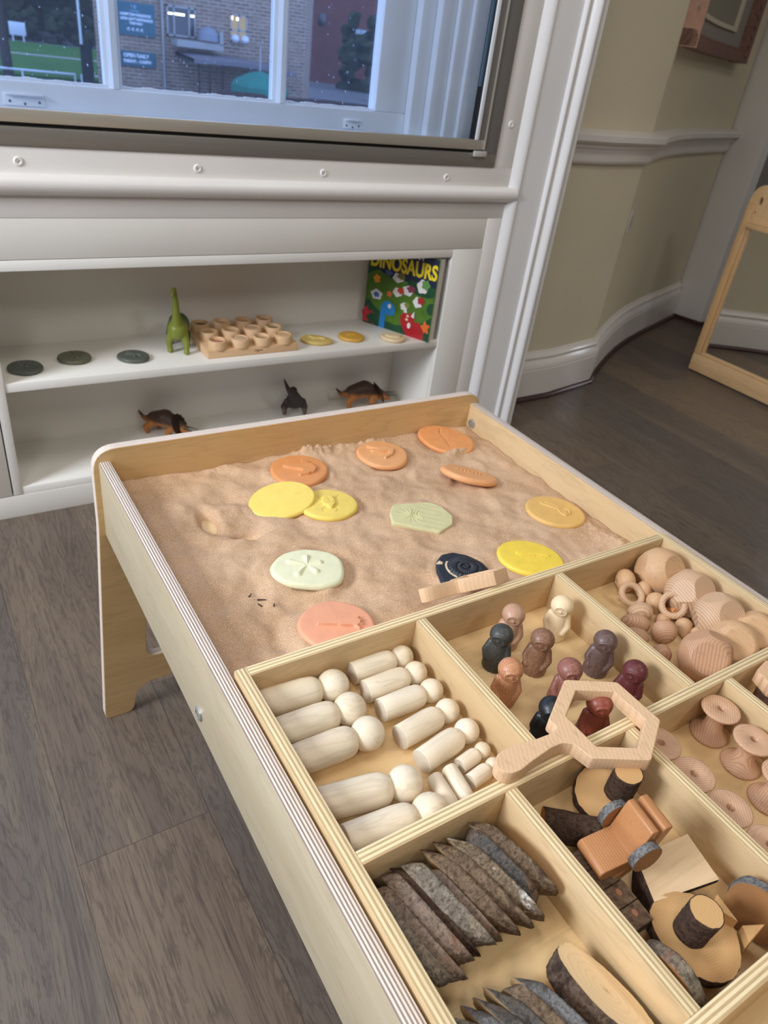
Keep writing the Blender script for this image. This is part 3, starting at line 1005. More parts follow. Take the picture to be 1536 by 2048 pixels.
def clump(name, loc, rx, ry, rz, m, seed, parent=None, n=34):
    rr = random.Random(seed)
    bm = bmesh.new()
    for i in range(n):
        a = rr.uniform(0, 2 * PI); u = rr.uniform(-1, 1); k = rr.uniform(0.3, 1) ** 0.5
        p = Vector((rx * k * math.cos(a) * math.sqrt(1 - u * u), ry * k * math.sin(a) * math.sqrt(1 - u * u), rz * k * u))
        r = min(rx, rz) * rr.uniform(0.16, 0.34)
        bmesh.ops.create_icosphere(bm, subdivisions=2, radius=r, matrix=Matrix.Translation(p))
    for v in bm.verts: v.co += Vector(noise.noise_vector(v.co * 1.7)) * min(rx, rz) * 0.16
    return from_bm(name, bm, m, parent, True, loc)


def far_tree(x, y, h, rx, rz, m, seed, label):
    t = thing('tree', label, 'tree', (x, y, GZ), 0, 'trees beyond the lawn')
    bm = bmesh.new()
    add_capsule(bm, (0, 0, 0), (0.2, 0, h * 0.5), 0.35, 0.22, 8)
    for q in range(5): add_capsule(bm, (0.1, 0, h * (0.25 + 0.05 * q)), (math.cos(q * 2.1) * rx * 0.6, 0.3, h * 0.75), 0.14, 0.05, 6)
    from_bm('trunk', bm, M_TRUNK, t)
    clump('crown', (0, 0, h - rz), rx, rx * 0.7, rz, m, seed, t, 46)


TL = ['olive tree crown, leftmost of the row beyond the lawn', 'tree behind the white notice board beyond the lawn', 'tree left of the pale flagpole beyond the lawn', 'tree behind the pale flagpole', 'tree beside the corner of the pale brick building']
for i, (x, y, h, rx, rz) in enumerate([(8.5, 84, 13, 5, 6.6), (13.5, 87, 14, 5.5, 7), (18, 85, 13, 5, 6.4), (22.5, 88, 15, 5.5, 7.4), (27, 86, 13, 5, 6.5)]):
    far_tree(x, y, h, rx, rz, M_LEAF2 if i % 2 else M_LEAF, 11 + i, TL[i])
TL2 = ['dark green tree far behind, above the notice board', 'dark green tree far behind, between the board and the flagpole', 'dark green tree far behind, right of the flagpole', 'dark green tree far behind, by the brick corner']
for i, (x, y, h, rx, rz) in enumerate([(11, 104, 22, 9, 11), (19, 106, 24, 9, 12), (27, 104, 23, 9, 11.5), (35, 106, 24, 9, 12)]):
    far_tree(x, y, h, rx, rz, M_LEAF2 if i % 2 else M_LEAF, 31 + i, TL2[i])
for i, (x, y, w, m) in enumerate([(8, 77, 4.2, M_LEAF), (15, 77, 4.2, M_LEAF), (22, 77, 4.0, M_LEAF)]):
    h_ = clump('hedge', (x, y, GZ + 0.9), w, 0.8, 1.5, m, 40 + i, None, 60)
    tag(h_, ['dark hedge at the far left edge of the lawn', 'dark hedge along the far edge of the lawn, below the notice board and the pole', 'dark hedge at the far right edge of the lawn'][i], 'hedge', 'hedges along the lawn')
h_ = clump('hedge', (gx(16.2), 56, GZ + 2.0), 1.8, 1.5, 3.2, M_LEAF, 51, None, 60)
tag(h_, 'tall dark green hedge in front of the red brick building', 'hedge')
h_ = clump('hedge', (gx(16.6), 47, GZ + 0.9), 6.5, 1.0, 1.7, M_LEAF, 52, None, 60)
tag(h_, 'low dark hedge at the foot of the red brick building', 'hedge')
# near tree trunk at the left edge
t = thing('tree', 'dark bare tree with a thick trunk at the left edge of the lawn', 'tree', (5.75, 41, GZ))
bm = bmesh.new(); add_capsule(bm, (0, 0, 0), (-0.1, 0, 4.2), 0.24, 0.17, 10); add_capsule(bm, (-0.1, 0, 4), (1.3, 0, 6), 0.09, 0.03, 8); add_capsule(bm, (-0.1, 0, 4.2), (-0.9, 0, 7), 0.12, 0.04, 8)
from_bm('trunk', bm, M_TRUNK, t)
# notice board, flagpole, rails, dark bin
t = thing('notice_board', 'white notice board on two posts beyond the lawn', 'sign', (-0.2 + 6.4 * 1.65, 68, GZ))
k_ = 75.08 / 41.08


def hx(x): return -0.2058 + (x + 0.2058) * k_


def hz(z): return 1.2052 + (z - 1.2052) * k_


t.location = (hx(6.19), 74, GZ)
box('board', hx(5.86), hx(6.53), 73.95, 74.0, hz(-0.42), hz(0.08), plain('notice_white', S(215, 225, 235)), t, 0.02, t.location)
for x in (5.98, 6.41): box('post', hx(x) - 0.05, hx(x) + 0.05, 73.96, 74.04, GZ, hz(-0.42), M_LET, t, 0, t.location)
bm = bmesh.new(); add_capsule(bm, (0, 0, 0), (0, 0, 9), 0.11, 0.08, 8)
tag(from_bm('flagpole', bm, M_LET, None, True, (hx(8.72), 73, GZ)), 'pale blue-white flagpole standing beyond the lawn', 'pole')
tag(box('litter_bin', fx(4.07), fx(4.27), YB + 0.5, YB + 1.1, GZ, fz(0.40), plain('bin_black', S(34, 40, 40), 1.0, 0.0), None, 0.05), 'tall black bin beside the corner of the pale brick building', 'bin')
for i, (xa, xb) in enumerate(((4.0, 8.6), (8.9, 14.0))):
    bm = bmesh.new()
    add_capsule(bm, (xa, 0, 0.42), (xb, 0, 0.42), 0.045, 0.045, 8)
    for x in (xa, (xa + xb) / 2, xb): add_capsule(bm, (x, 0, 0), (x, 0, 0.42), 0.04, 0.04, 8)
    tag(from_bm('street_railing', bm, M_LET, None, True, (0, 40.8, GZ)), ['long pale tube railing before the lawn, left of the gap', 'pale tube railing before the lawn, beside the brick corner'][i], 'railing', 'street railings')

# ================================================================ ROOM FURNISHINGS
for i, (lx, ly) in enumerate(ASSUMED_PANELS):
    cl = box('ceiling_lamp', lx - 0.3, lx + 0.3, ly - 0.3, ly + 0.3, 2.84, 2.87, M_CEIL, None, 0.003)  # unseen fitting, assumed to go with each ceiling area lamp
    tag(cl, ['assumed square flush ceiling light above the sand table', 'assumed square flush ceiling light behind the camera, near the left wall', 'assumed square flush ceiling light right of the sand table', 'assumed square flush ceiling light in the back right of the room', 'assumed square flush ceiling light above the mirror'][i], 'lamp', 'assumed ceiling lights')

# cupboard with open shelves built under the window
cab = thing('shelf_cabinet', 'white built-in cabinet with two open shelves under the window', 'cabinet', (0.65, YW, 0))
CO = cab.location
Y0, Y1 = YW, 1.062


def cbox(name, *a, m=M_WHITE2, bev=0.0008, p=None): return box(name, *a, m, p or cab, bev, CO)


cbox('fascia', -1.45, 1.399, Y0 + 0.001, Y0 + 0.02, 0.6885, 0.7800)
cbox('gap_shade_strip', -1.45, 1.399, Y0 + 0.006, 1.07, 0.6868, 0.6884, m=plain('gap_shadow_paint', S(120, 116, 108)), bev=0)  # dark strip in the gap under the fascia; its shade is in the colour
cbox('top_rail', -0.048, 1.281, Y0, Y0 + 0.022, 0.6627, 0.6866)
cbox('top_panel', -0.048, 1.281, Y0 + 0.022, Y1, 0.6680, 0.6860)
cbox('stile', 1.281, 1.399, Y0, Y0 + 0.022, 0.0, 0.6866)
cbox('stile', -0.070, -0.048, Y0, Y0 + 0.022, 0.069, 0.6866)
cbox('side_panel', 1.285, 1.303, Y0 + 0.022, Y1, 0.066, 0.668)
cbox('side_panel', -0.068, -0.050, Y0 + 0.022, Y1, 0.066, 0.668)
cbox('back_panel', -1.43, 1.38, Y1, Y1 + 0.01, 0.02, 0.69)
cbox('shelf', -0.050, 1.285, Y0 + 0.003, Y1, 0.3640, 0.3868)
cbox('bottom_shelf', -0.050, 1.285, Y0 + 0.0015, Y1, 0.067, 0.0893)
cbox('plinth', -1.45, 1.281, Y0, Y0 + 0.02, 0.0, 0.0660)
dr = cbox('door', -0.66, -0.0735, Y0 - 0.0005, Y0 + 0.02, 0.069, 0.684)
cbox('door', -1.26, -0.664, Y0 - 0.0005, Y0 + 0.02, 0.069, 0.684)
cbox('stile', -1.45, -1.264, Y0, Y0 + 0.02, 0.069, 0.684)

# socket on the curved wall (seen edge on) and sockets elsewhere
def on_wall(path, s):
    """point and left-hand normal at arc length s"""
    acc = 0
    for a, b in zip(path, path[1:]):
        a = Vector(a); b = Vector(b); L = (b - a).length
        if acc + L >= s:
            d = (b - a).normalized()
            return a + d * (s - acc), d, Vector((d.y, -d.x))
        acc += L
    return Vector(path[-1]), d, Vector((d.y, -d.x))


CW = WALLP[3:]
M_PLASTIC = plain('white_plastic', S(214, 210, 208), 0.3)
pt_, d_, n_ = on_wall(CW, 0.115)
sk = thing('wall_socket', 'white double wall socket low on the curved wall', 'socket', (pt_.x, pt_.y, 0.695), math.atan2(d_.y, d_.x))
bm = bmesh.new(); add_box(bm, -0.073, 0.073, -0.009, 0.002, -0.043, 0.043, 0.003)
from_bm('face_plate', bm, M_PLASTIC, sk)
for sx in (-0.035, 0.035):
    bm = bmesh.new(); add_box(bm, -0.008, 0.008, -0.012, -0.008, 0.022, 0.036, 0.002)
    from_bm('switch', bm, M_PLASTIC, sk, True, (sx, 0, 0))
    bm = bmesh.new()
    for a in ((-0.003, 0.003, 0.006, 0.014), (-0.013, -0.008, -0.012, -0.008), (0.008, 0.013, -0.012, -0.008)): add_box(bm, a[0], a[1], -0.0095, -0.0088, a[2], a[3])
    h = from_bm('pin_holes', bm, M_BLACK, sk, False, (sx, 0, 0))
    h['kind'] = 'stuff'

# curved picture frame following the curved wall
M_PINK = plain('pink_terracotta_frame', S(206, 164, 144), 0.6, var=0.15, vscale=25)
M_CARVE = plain('carved_red_brown_frame', S(150, 112, 102), 0.6, var=0.3, vscale=60)
M_MAT = plain('grey_mount', S(158, 152, 144), 0.8)
M_CREAM = plain('cream_slip', S(222, 214, 192), 0.5)
PP = [tuple(on_wall(CW, s)[0]) for s in np.linspace(0.045, 1.22, 26)]
c0 = PP[0]
pf = thing('framed_picture', 'curved pinkish picture frame with grey mount hanging on the curved wall', 'picture frame', (c0[0], c0[1], 1.33))
O_ = (c0[0], c0[1], 1.33)
LZ = 0.0


def fsweep(name, prof, path, m): return sweep(name, [(a, z - 0.0) for a, z in prof], [(x - c0[0], y - c0[1]) for x, y in path], m, pf)


def sub(path, t0, t1):
    n = len(path) - 1
    return [p for i, p in enumerate(path) if t0 <= i / n <= t1]


fsweep('bottom_bar', [(0.0, 0.0), (0.058, 0.0), (0.062, 0.008), (0.060, 0.038), (0.052, 0.043), (0.053, 0.049), (0.042, 0.054), (0.0, 0.054)], PP, M_CARVE)
fsweep('top_bar', [(0.0, 0.90), (0.04, 0.90), (0.06, 0.92), (0.062, 0.98), (0.0, 0.99)], PP, M_CARVE)
fsweep('left_bar', [(0.0, -0.002), (0.064, -0.002), (0.064, 0.992), (0.0, 0.992)], PP[:2], M_PINK)
fsweep('right_bar', [(0.0, -0.002), (0.064, -0.002), (0.064, 0.992), (0.0, 0.992)], PP[-3:], M_CARVE)
fsweep('mount', [(0.0, 0.05), (0.030, 0.05), (0.030, 0.91), (0.0, 0.91)], sub(PP, 0.02, 0.95), M_MAT)
fsweep('slip_frame', [(0.030, 0.108), (0.040, 0.108), (0.040, 0.124), (0.030, 0.124)], sub(PP, 0.0, 0.79), M_CREAM)
fsweep('slip_frame', [(0.030, 0.108), (0.040, 0.108), (0.040, 0.80), (0.030, 0.80)], sub(PP, 0.75, 0.80), M_CREAM)
fsweep('inner_panel', [(0.028, 0.118), (0.034, 0.118), (0.034, 0.80), (0.028, 0.80)], sub(PP, 0.02, 0.77), plain('inner_grey_panel', S(150, 146, 134), 0.8))
bm = bmesh.new()
pr_, dr_, nr_ = on_wall(CW, 1.17)
for i in range(24):
    for s_ in (-0.022, 0.012):
        z = 0.03 + i * 0.04 + (0.02 if s_ > 0 else 0)
        p = Vector((pr_.x - c0[0], pr_.y - c0[1], z)) + Vector((nr_.x, nr_.y, 0)) * 0.066 + Vector((dr_.x, dr_.y, 0)) * s_
        bmesh.ops.create_uvsphere(bm, u_segments=10, v_segments=6, radius=0.012, matrix=Matrix.Translation(p) @ Matrix.Rotation(R(35 if s_ > 0 else -35), 4, 'Y') @ Matrix.Diagonal((0.6, 0.6, 1.3, 1)))
car = from_bm('carving', bm, M_CARVE, pf); car['kind'] = 'stuff'

# standing mirror in a pale wood frame
XM = 3.09
M_MW = ply_face('mirror_frame_wood', S(216, 176, 126), S(200, 158, 108), 'Z')
M_MWY = ply_face('mirror_frame_wood_level', S(222, 186, 140), S(208, 168, 120), 'Y')
mr = thing('standing_mirror', 'low standing mirror in a pale wooden frame with a ledge near its top', 'mirror', (XM, 0.4, 0))
MO = mr.location
box('bottom_bar', XM, XM + 0.035, -0.25, 1.031, 0.004, 0.090, M_MWY, mr, 0.006, MO)
bm = bmesh.new()
box('side_bar', XM + 0.0, XM + 0.035, 0.993, 1.031, 0.090, 0.80, M_MW, mr, 0.006, MO)
box('side_bar', XM + 0.0, XM + 0.035, -0.25, -0.212, 0.090, 0.80, M_MW, mr, 0.006, MO)
box('back_board', XM + 0.022, XM + 0.034, -0.23, 1.015, 0.06, 0.74, M_MW, mr, 0, MO)
box('mirror_glass', XM + 0.016, XM + 0.021, -0.21, 0.992, 0.095, 0.70, M_MIRROR, mr, 0, MO)
box('glass_bead', XM + 0.006, XM + 0.022, -0.212, 0.993, 0.090, 0.104, M_MWY, mr, 0.003, MO)
box('glass_bead', XM + 0.006, XM + 0.022, 0.979, 0.993, 0.104, 0.70, M_MW, mr, 0.003, MO)
box('ledge', XM - 0.022, XM + 0.035, -0.212, 0.993, 0.700, 0.722, M_MWY, mr, 0.004, MO)
ol = round_poly([(-0.25, 0.70), (1.031, 0.70), (1.031, 0.885), (-0.25, 0.885)], [0, 0, 0.085, 0.085], 8)
hole = lambda cy, cz, ry, rz: [(cy + ry * math.cos(2 * PI * k / 20), cz + rz * math.sin(2 * PI * k / 20)) for k in range(20)]
tp = curve_mesh('top_panel', [[(y - 0.4, z) for y, z in ol], [(y - 0.4, z) for y, z in hole(0.975, 0.815, 0.0085, 0.017)]] + [[(y - 0.4, z) for y, z in hole(0.985, 0.765, 0.0035, 0.0045)], [(y - 0.4, z) for y, z in hole(0.945, 0.845, 0.0035, 0.0045)]], 0.02, 0.002, M_MWY, mr, (0.017, 0, 0))
tp.matrix_local = Matrix(((0, 0, 1, 0.017), (1, 0, 0, 0), (0, 1, 0, 0), (0, 0, 0, 1)))
for y in (0.93, -0.15):
    bm = bmesh.new(); add_capsule(bm, (0.05, y - 0.4, 0.60), (0.19, y - 0.4, 0.012), 0.012, 0.012, 10)
    from_bm('stand_leg', bm, M_MW, mr)

# ================================================================ THE SAND TABLE
H0 = 0.588
WT = 0.7775
YE = -1.58          # near end of the table
tb = thing('sand_table', 'birch plywood sand and activity table with raised rims', 'table', (WT / 2, YE / 2, 0))
TO = tb.location
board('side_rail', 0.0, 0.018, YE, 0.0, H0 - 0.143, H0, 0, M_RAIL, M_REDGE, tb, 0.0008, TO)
board('side_rail', WT - 0.018, WT, YE, 0.0, H0 - 0.143, H0, 0, M_PFY, M_REDGE, tb, 0.0008, TO)
TFZ = 0.5285
board('tray_floor', 0.018, WT - 0.018, YE, 0.0, TFZ - 0.012, TFZ, 2, M_FLOORP, M_PFX, tb, 0, TO)


def end_outline():
    l = [(-0.0085, 0.6095), (-0.0105, 0.46), (-0.0385, 0.0), (0.0175, 0.0), (0.0285, 0.054), (0.052, 0.0695), (0.110, 0.0715)]
    rads = [0.040, 0.1, 0.015, 0.018, 0.016, 0.016, 0.02]
    pts = [(x, z) for x, z in l] + [(WT - x, z) for x, z in reversed(l)]
    # order: left side down then right side up
    r = round_poly(pts, rads + list(reversed(rads)), 7)
    return r


hole_ = round_poly([(0.066, 0.40), (0.0515, 0.137), (WT - 0.0515, 0.137), (WT - 0.066, 0.40)], 0.024, 7)
for nm, y in (('end_panel', 0.009), ('end_panel', YE - 0.009)):
    ep = curve_mesh(nm, [[(x - WT / 2, z) for x, z in end_outline()], [(x - WT / 2, z) for x, z in hole_]], 0.018, 0.0012, M_ENDP, tb)
    ep.matrix_local = Matrix(((1, 0, 0, 0), (0, 0, -1, y - TO[1]), (0, 1, 0, 0), (0, 0, 0, 1)))
    ep.data.materials.append(M_EEDGE)
    for p in ep.data.polygons:
        if abs(p.normal.z) < 0.7: p.material_index = 1
M_BOLT = M_STEEL


def bolt(loc, sx):
    bm = bmesh.new()
    lathe(bm, [(0, 0.0035), (0.004, 0.0034), (0.0042, 0.0015), (0.0055, 0.0015), (0.006, 0.0036), (0.0095, 0.0026), (0.0105, 0.0)], 24, Matrix.Rotation(R(90 * sx), 4, 'Y'))
    return from_bm('bolt', bm, M_BOLT, tb, True, Vector(loc) - TO)


bolt((0.0, -0.4636, H0 - 0.113), -1)
bolt((0.0, -1.1, H0 - 0.113), -1)
bolt((WT - 0.018, -0.0175, H0 - 0.0390), -1)

# compartment insert resting in the tray
TI = 0.0143
XI0, XI1 = 0.0212, WT - 0.0212
YI0, YI1 = -1.0311, -0.5222
ZI = 0.5948
ZF = 0.535
YD = -0.7743
ins = thing('compartment_tray', 'birch plywood divider tray with seven compartments resting in the table', 'tray', ((XI0 + XI1) / 2, (YI0 + YI1) / 2, TFZ))
IO = ins.location


def ib(name, x0, x1, y0, y1, axis, z0=ZF):
    return board(name, x0, x1, y0, y1, z0, ZI, axis, M_PFY if axis == 0 else M_PFX, M_IEX if axis == 0 else M_IEY, ins, 0.0009, IO)


box('base', XI0, XI1, YI0, YI1, TFZ + 0.0003, ZF, M_FLOORP, ins, 0, IO)
lw_ = ib('outer_wall', XI0, XI0 + TI, YI0, YI1, 0)
ib('outer_wall', XI1 - TI, XI1, YI0, YI1, 0)
ib('outer_wall', XI0 + TI, XI1 - TI, YI1 - TI, YI1, 1)
ib('outer_wall', XI0 + TI, XI1 - TI, YI0, YI0 + TI, 1)
ib('long_divider', XI0 + TI, XI1 - TI, YD - TI, YD, 1)
for x in (0.2610, 0.5040):
    ib('short_divider', x, x + TI, YD, YI1 - TI, 0)
XA, XB, XC = 0.2010, 0.3774, 0.5568
for x in (XA, XB, XC):
    ib('short_divider', x, x + TI, YI0 + TI, YD - TI, 0)

# ---------------------------------------------------------------- sand
DISCS_AT = []


def sand_h(x, y):
    v = Vector((x, y, 0))
    h = 0.5415
    h += 0.010 * max(0.0, 1 - x / 0.22) ** 1.5 * min(1, -y / 0.1 + 0.1)
    h -= 0.006 * max(0.0, (x - 0.45) / 0.3)
    h += 0.0045 * noise.noise(v * 9) + 0.0046 * noise.noise(v * 21 + Vector((5, 0, 0))) + 0.0022 * noise.noise(v * 48)
    w = noise.noise(v * 13 + Vector((2.2, 7.1, 0)))
    h += 0.0060 * (0.4 - abs(w)) * 1.2
    # finger furrow ring and dents
    for cx, cy, r0, dpt, wd in ((0.155, -0.15, 0.055, 0.0045, 0.016), (0.20, -0.335, 0.075, 0.003, 0.012), (0.17, -0.455, 0.062, 0.004, 0.012), (0.56, -0.16, 0.05, 0.003, 0.012)):
        d = math.hypot(x - cx, (y - cy) * 1.1)
        h -= dpt * math.exp(-((d - r0) / wd) ** 2)
    for cx, cy, sx, sy, dpt in ((0.1265, -0.1567, 0.0120, 0.0260, 0.038), (0.166, -0.2133, 0.020, 0.0090, 0.022), (0.60, -0.17, 0.05, 0.03, 0.007), (0.115, -0.40, 0.02, 0.045, 0.005)):
        h -= dpt * math.exp(-(((x - cx) / sx) ** 2 + ((y - cy) / sy) ** 2))
    # crumbly ridges
    for cx, cy, sx, sy, hh in ((0.385, -0.014, 0.040, 0.013, 0.022), (0.495, -0.012, 0.035, 0.010, 0.016), (0.725, -0.40, 0.020, 0.05, 0.007), (0.74, -0.46, 0.02, 0.03, 0.006), (0.20, -0.012, 0.05, 0.01, 0.005), (0.05, -0.49, 0.03, 0.02, 0.006), (0.70, -0.075, 0.03, 0.02, 0.006)):
        g = math.exp(-(((x - cx) / sx) ** 2 + ((y - cy) / sy) ** 2))
        if g > 0.02:
            h += hh * g * (0.35 + 0.9 * abs(noise.noise(v * 62)) + 0.7 * abs(noise.noise(v * 130)))
    for cx, cy, rx, ry, lift in DISCS_AT:
        d = math.hypot((x - cx) / rx, (y - cy) / ry)
        if lift < 0: h += 0.004 * math.exp(-((d - 1.12) / 0.10) ** 2)
        if d < 1.0: h = min(h, lift) if lift > 0 else h
    return h


# shelves of the height: where each casting lies (kept under its underside)
def seg_dist(X, Y, a, b):
    ax, ay = a; bx, by = b
    dx, dy = bx - ax, by - ay
    L = dx * dx + dy * dy + 1e-12
    t = np.clip(((X - ax) * dx + (Y - ay) * dy) / L, 0, 1)
    return np.hypot(X - ax - t * dx, Y - ay - t * dy), t


def strokes(lst):
    """raised or cut lines: (points, r0, r1, height, softness)"""
    def f(X, Y):
        up = np.zeros_like(X); dn = np.zeros_like(X)
        for pts, r0, r1, h, so in lst:
            n = len(pts) - 1
            for i, (a, b) in enumerate(zip(pts, pts[1:])):
                d, t = seg_dist(X, Y, a, b)
                rr_ = r0 + (r1 - r0) * (i + t) / n
                v = np.clip((rr_ - d) / (so * 0.32), 0, 1)
                v = v * v * (3 - 2 * v) * h * 1.35
                if h > 0: up = np.maximum(up, v)
                else: dn = np.minimum(dn, v)
        return up + dn
    return f


CASTINGS = []


def casting(label, loc, rx, ry, rotz, thick, relief, m, outline=None, tilt=(0, 0), seed=1, wob=0.02, cat='casting', group=None, name='fossil_casting', nr=84, seg=230, edge=None, flat=False, cap=True):
    rr = random.Random(seed)
    ph = [rr.uniform(0, 6.28) for _ in range(4)]
    th = np.linspace(0, 2 * PI, seg, endpoint=False)
    if outline is None:
        rad = 1 + wob * (np.sin(2 * th + ph[0]) + 0.6 * np.sin(3 * th + ph[1]) + 0.4 * np.sin(5 * th + ph[2]))
    else:
        rad = outline(th)
    s = np.linspace(0, 1, nr) ** 0.8
    e = edge if edge else thick * 0.5
    Rm = (rx + ry) / 2
    verts = []
    T, TH = np.meshgrid(s[1:], th, indexing='ij')
    RAD = rad[None, :]
    X = T * RAD * rx * np.cos(TH); Y = T * RAD * ry * np.sin(TH)
    dd = (1 - T) * Rm
    rnd = np.where(dd < e, np.sqrt(np.clip(e * e - (e - np.minimum(dd, e)) ** 2, 0, None)) - e, 0)
    top = thick + (0 if flat else thick * 0.14) * (1 - T ** 2) + rnd
    if relief is not None: top = top + relief(X, Y) * np.clip(dd / (e * 0.8), 0, 1)
    bot = np.where(dd < e, e - np.sqrt(np.clip(e * e - (e - np.minimum(dd, e)) ** 2, 0, None)), 0)
    bot = np.minimum(bot, top - 1e-5)
    c_top = thick * (1.0 if flat else 1.14) + (float(relief(np.array([0.0]), np.array([0.0]))[0]) if relief else 0)
    verts.append((0, 0, c_top))
    n1 = nr - 1
    for i in range(n1):
        for j in range(seg): verts.append((X[i, j], Y[i, j], top[i, j]))
    b0 = len(verts)
    bi = [n1 - 1, n1 - 2, n1 - 4, n1 - 8, n1 - 20]
    for i in bi:
        for j in range(seg): verts.append((X[i, j], Y[i, j], bot[i, j]))
    verts.append((0, 0, 0))
    faces = [(0, 1 + j, 1 + (j + 1) % seg) for j in range(seg)]
    for i in range(n1 - 1):
        a = 1 + i * seg; b = a + seg
        for j in range(seg):
            k = (j + 1) % seg
            faces.append((a + j, b + j, b + k, a + k))
    prev = 1 + (n1 - 1) * seg
    for q in range(len(bi)):
        nx = b0 + q * seg
        for j in range(seg):
            k = (j + 1) % seg
            faces.append((prev + j, nx + j, nx + k, prev + k))
        prev = nx
    last = len(verts) - 1
    for j in range(seg): faces.append((prev + j, last, prev + (j + 1) % seg))
    me = bpy.data.meshes.new(name)
    me.from_pydata([tuple(float(c) for c in v) for v in verts], [], faces)
    me.update()
    o = finish(name, me, m, None, True, loc)
    o.rotation_euler = (tilt[0], tilt[1], rotz)
    if tilt != (0, 0):
        o.rotation_mode = 'XYZ'
        o.rotation_euler = (Matrix.Rotation(rotz, 3, 'Z') @ Matrix.Rotation(tilt[0], 3, 'X') @ Matrix.Rotation(tilt[1], 3, 'Y')).to_euler()
    tag(o, label, cat, group)
    return o


M_ORANGE = resin('orange_stone', S(222, 150, 92), 0.35, 0.5, 0, 1500, 1.25)
M_ORANGE2 = resin('pale_orange_stone', S(228, 166, 112), 0.35, 0.5, 0, 1500, 1.2)
M_CORAL = resin('coral_stone', S(228, 162, 128), 0.35, 0.55, 0, 1500, 1.2)
M_YEL = resin('yellow_stone', S(238, 210, 104), 0.3, 0.5, 0, 1400, 1.15)
M_YEL2 = resin('bright_yellow_stone', S(238, 208, 78), 0.3, 0.5, 0, 1400, 1.15)
M_HONEY = resin('honey_stone', S(222, 178, 104), 0.3, 0.5, 0, 1400, 1.15)
M_PLATE = resin('buff_green_stone', S(206, 200, 152), 0.4, 0.75, 0, 1200, 1.15)
M_DOLLAR = resin('pale_lime_stone', S(228, 228, 192), 0.3, 0.65, 0, 1300, 1.05)
M_NAVY = resin('black_stone', S(34, 38, 48), 0.35, 0.5, 0, 1600, 1.9)
RZ = -0.55
_q = Mt('black_stone_cream_streak', 0.55, 0.5)
_x = _q.sep(_q.coord())
_dx = _q.math('SUBTRACT', _x[0], 0.004); _dy = _q.math('SUBTRACT', _x[1], 0.001)
_r = _q.math('SQRT', _q.math('ADD', _q.math('MULTIPLY', _dx, _dx), _q.math('MULTIPLY', _dy, _dy)))
_nn = _q.noise(_q.coord(), 400, 3, 0.6)
_band = _q.math('LESS_THAN', _q.math('ABSOLUTE', _q.math('SUBTRACT', _r, 0.0292)), _q.math('MULTIPLY', _nn, 0.0026))
_band = _q.math('MULTIPLY', _band, _q.math('LESS_THAN', _x[0], -0.010))
_band = _q.math('MULTIPLY', _band, _q.math('LESS_THAN', _x[1], 0.014))
_sx = _q.math('ADD', _x[0], 0.034); _sy = _q.math('SUBTRACT', _x[1], 0.009)
_sp = _q.math('LESS_THAN', _q.math('SQRT', _q.math('ADD', _q.math('MULTIPLY', _sx, _sx), _q.math('MULTIPLY', _sy, _sy))), _q.math('MULTIPLY', _nn, 0.0085))
_q.col(_q.mix(_q.mix(S(26, 31, 42), S(58, 64, 74), _q.ramp(_q.noise(_q.coord(), 1500, 2), [(0.5, 0.0), (0.7, 1.0)])), S(214, 192, 158), _q.math('MAXIMUM', _band, _sp)))
M_NAVY = _q.m


def mk(*a, **k):
    return strokes(*a, **k)


mm = 0.001


def P_(*xy): return [(x * mm, y * mm) for x, y in xy]


foot_relief = mk([(P_((-24, 2), (14, 2)), 6 * mm, 11 * mm, 3.2 * mm, 3 * mm), (P_((12, 2), (8, 20), (3, 27)), 10 * mm, 3 * mm, 3.2 * mm, 3 * mm), (P_((14, 0), (14, -14), (4, -24)), 11 * mm, 3 * mm, 3.2 * mm, 3 * mm), (P_((16, 10), (22, 4), (21, -6)), 9 * mm, 8 * mm, 3.2 * mm, 3 * mm)])
toe_relief = mk([(P_((-28, 16), (-8, 12), (4, 17)), 4.2 * mm, 5.5 * mm, 3.0 * mm, 2.4 * mm), (P_((-20, 0), (-4, 3), (10, 10)), 4.0 * mm, 6.5 * mm, 3.0 * mm, 2.4 * mm), (P_((4, 18), (16, 12), (15, -6), (5, -22)), 7 * mm, 2.6 * mm, 3.0 * mm, 2.4 * mm)])
fern = [(P_((-30, 26), (-20, 8), (0, -6), (24, -26)), 1.6 * mm, 1.2 * mm, -1.6 * mm, 1.2 * mm)]
for k in range(7):
    t = k / 6
    bx, by = -24 + 40 * t, 18 - 34 * t
    fern.append((P_((bx, by), (bx + 6, by + 3), (bx + 10, by + 9 - 4 * t)), 1.2 * mm, 0.7 * mm, -1.8 * mm, 1.0 * mm))
    fern.append((P_((bx, by), (bx - 5, by - 5)), 1.2 * mm, 0.6 * mm, -1.2 * mm, 1.0 * mm))
fern2 = [(P_((-28, 2), (26, 2)), 1.6 * mm, 1.0 * mm, -2.0 * mm, 1.2 * mm)]
for k in range(7):
    bx = -20 + 7 * k
    fern2.append((P_((bx, 2), (bx + 3, 9)), 2.2 * mm, 0.8 * mm, -1.8 * mm, 1.2 * mm))
    fern2.append((P_((bx, 2), (bx + 3, -6)), 1.8 * mm, 0.8 * mm, -1.8 * mm, 1.2 * mm))
beetle = [(P_((0, 8), (0, -4)), 11 * mm, 11 * mm, 3.2 * mm, 3.5 * mm), (P_((1, -10), (1, -14)), 8 * mm, 5 * mm, 2.8 * mm, 3 * mm), (P_((0, 12), (2, -4)), 0.7 * mm, 0.7 * mm, -1.6 * mm, 0.6 * mm), (P_((-9, -6), (9, -4)), 0.7 * mm, 0.7 * mm, -1.6 * mm, 0.6 * mm)]
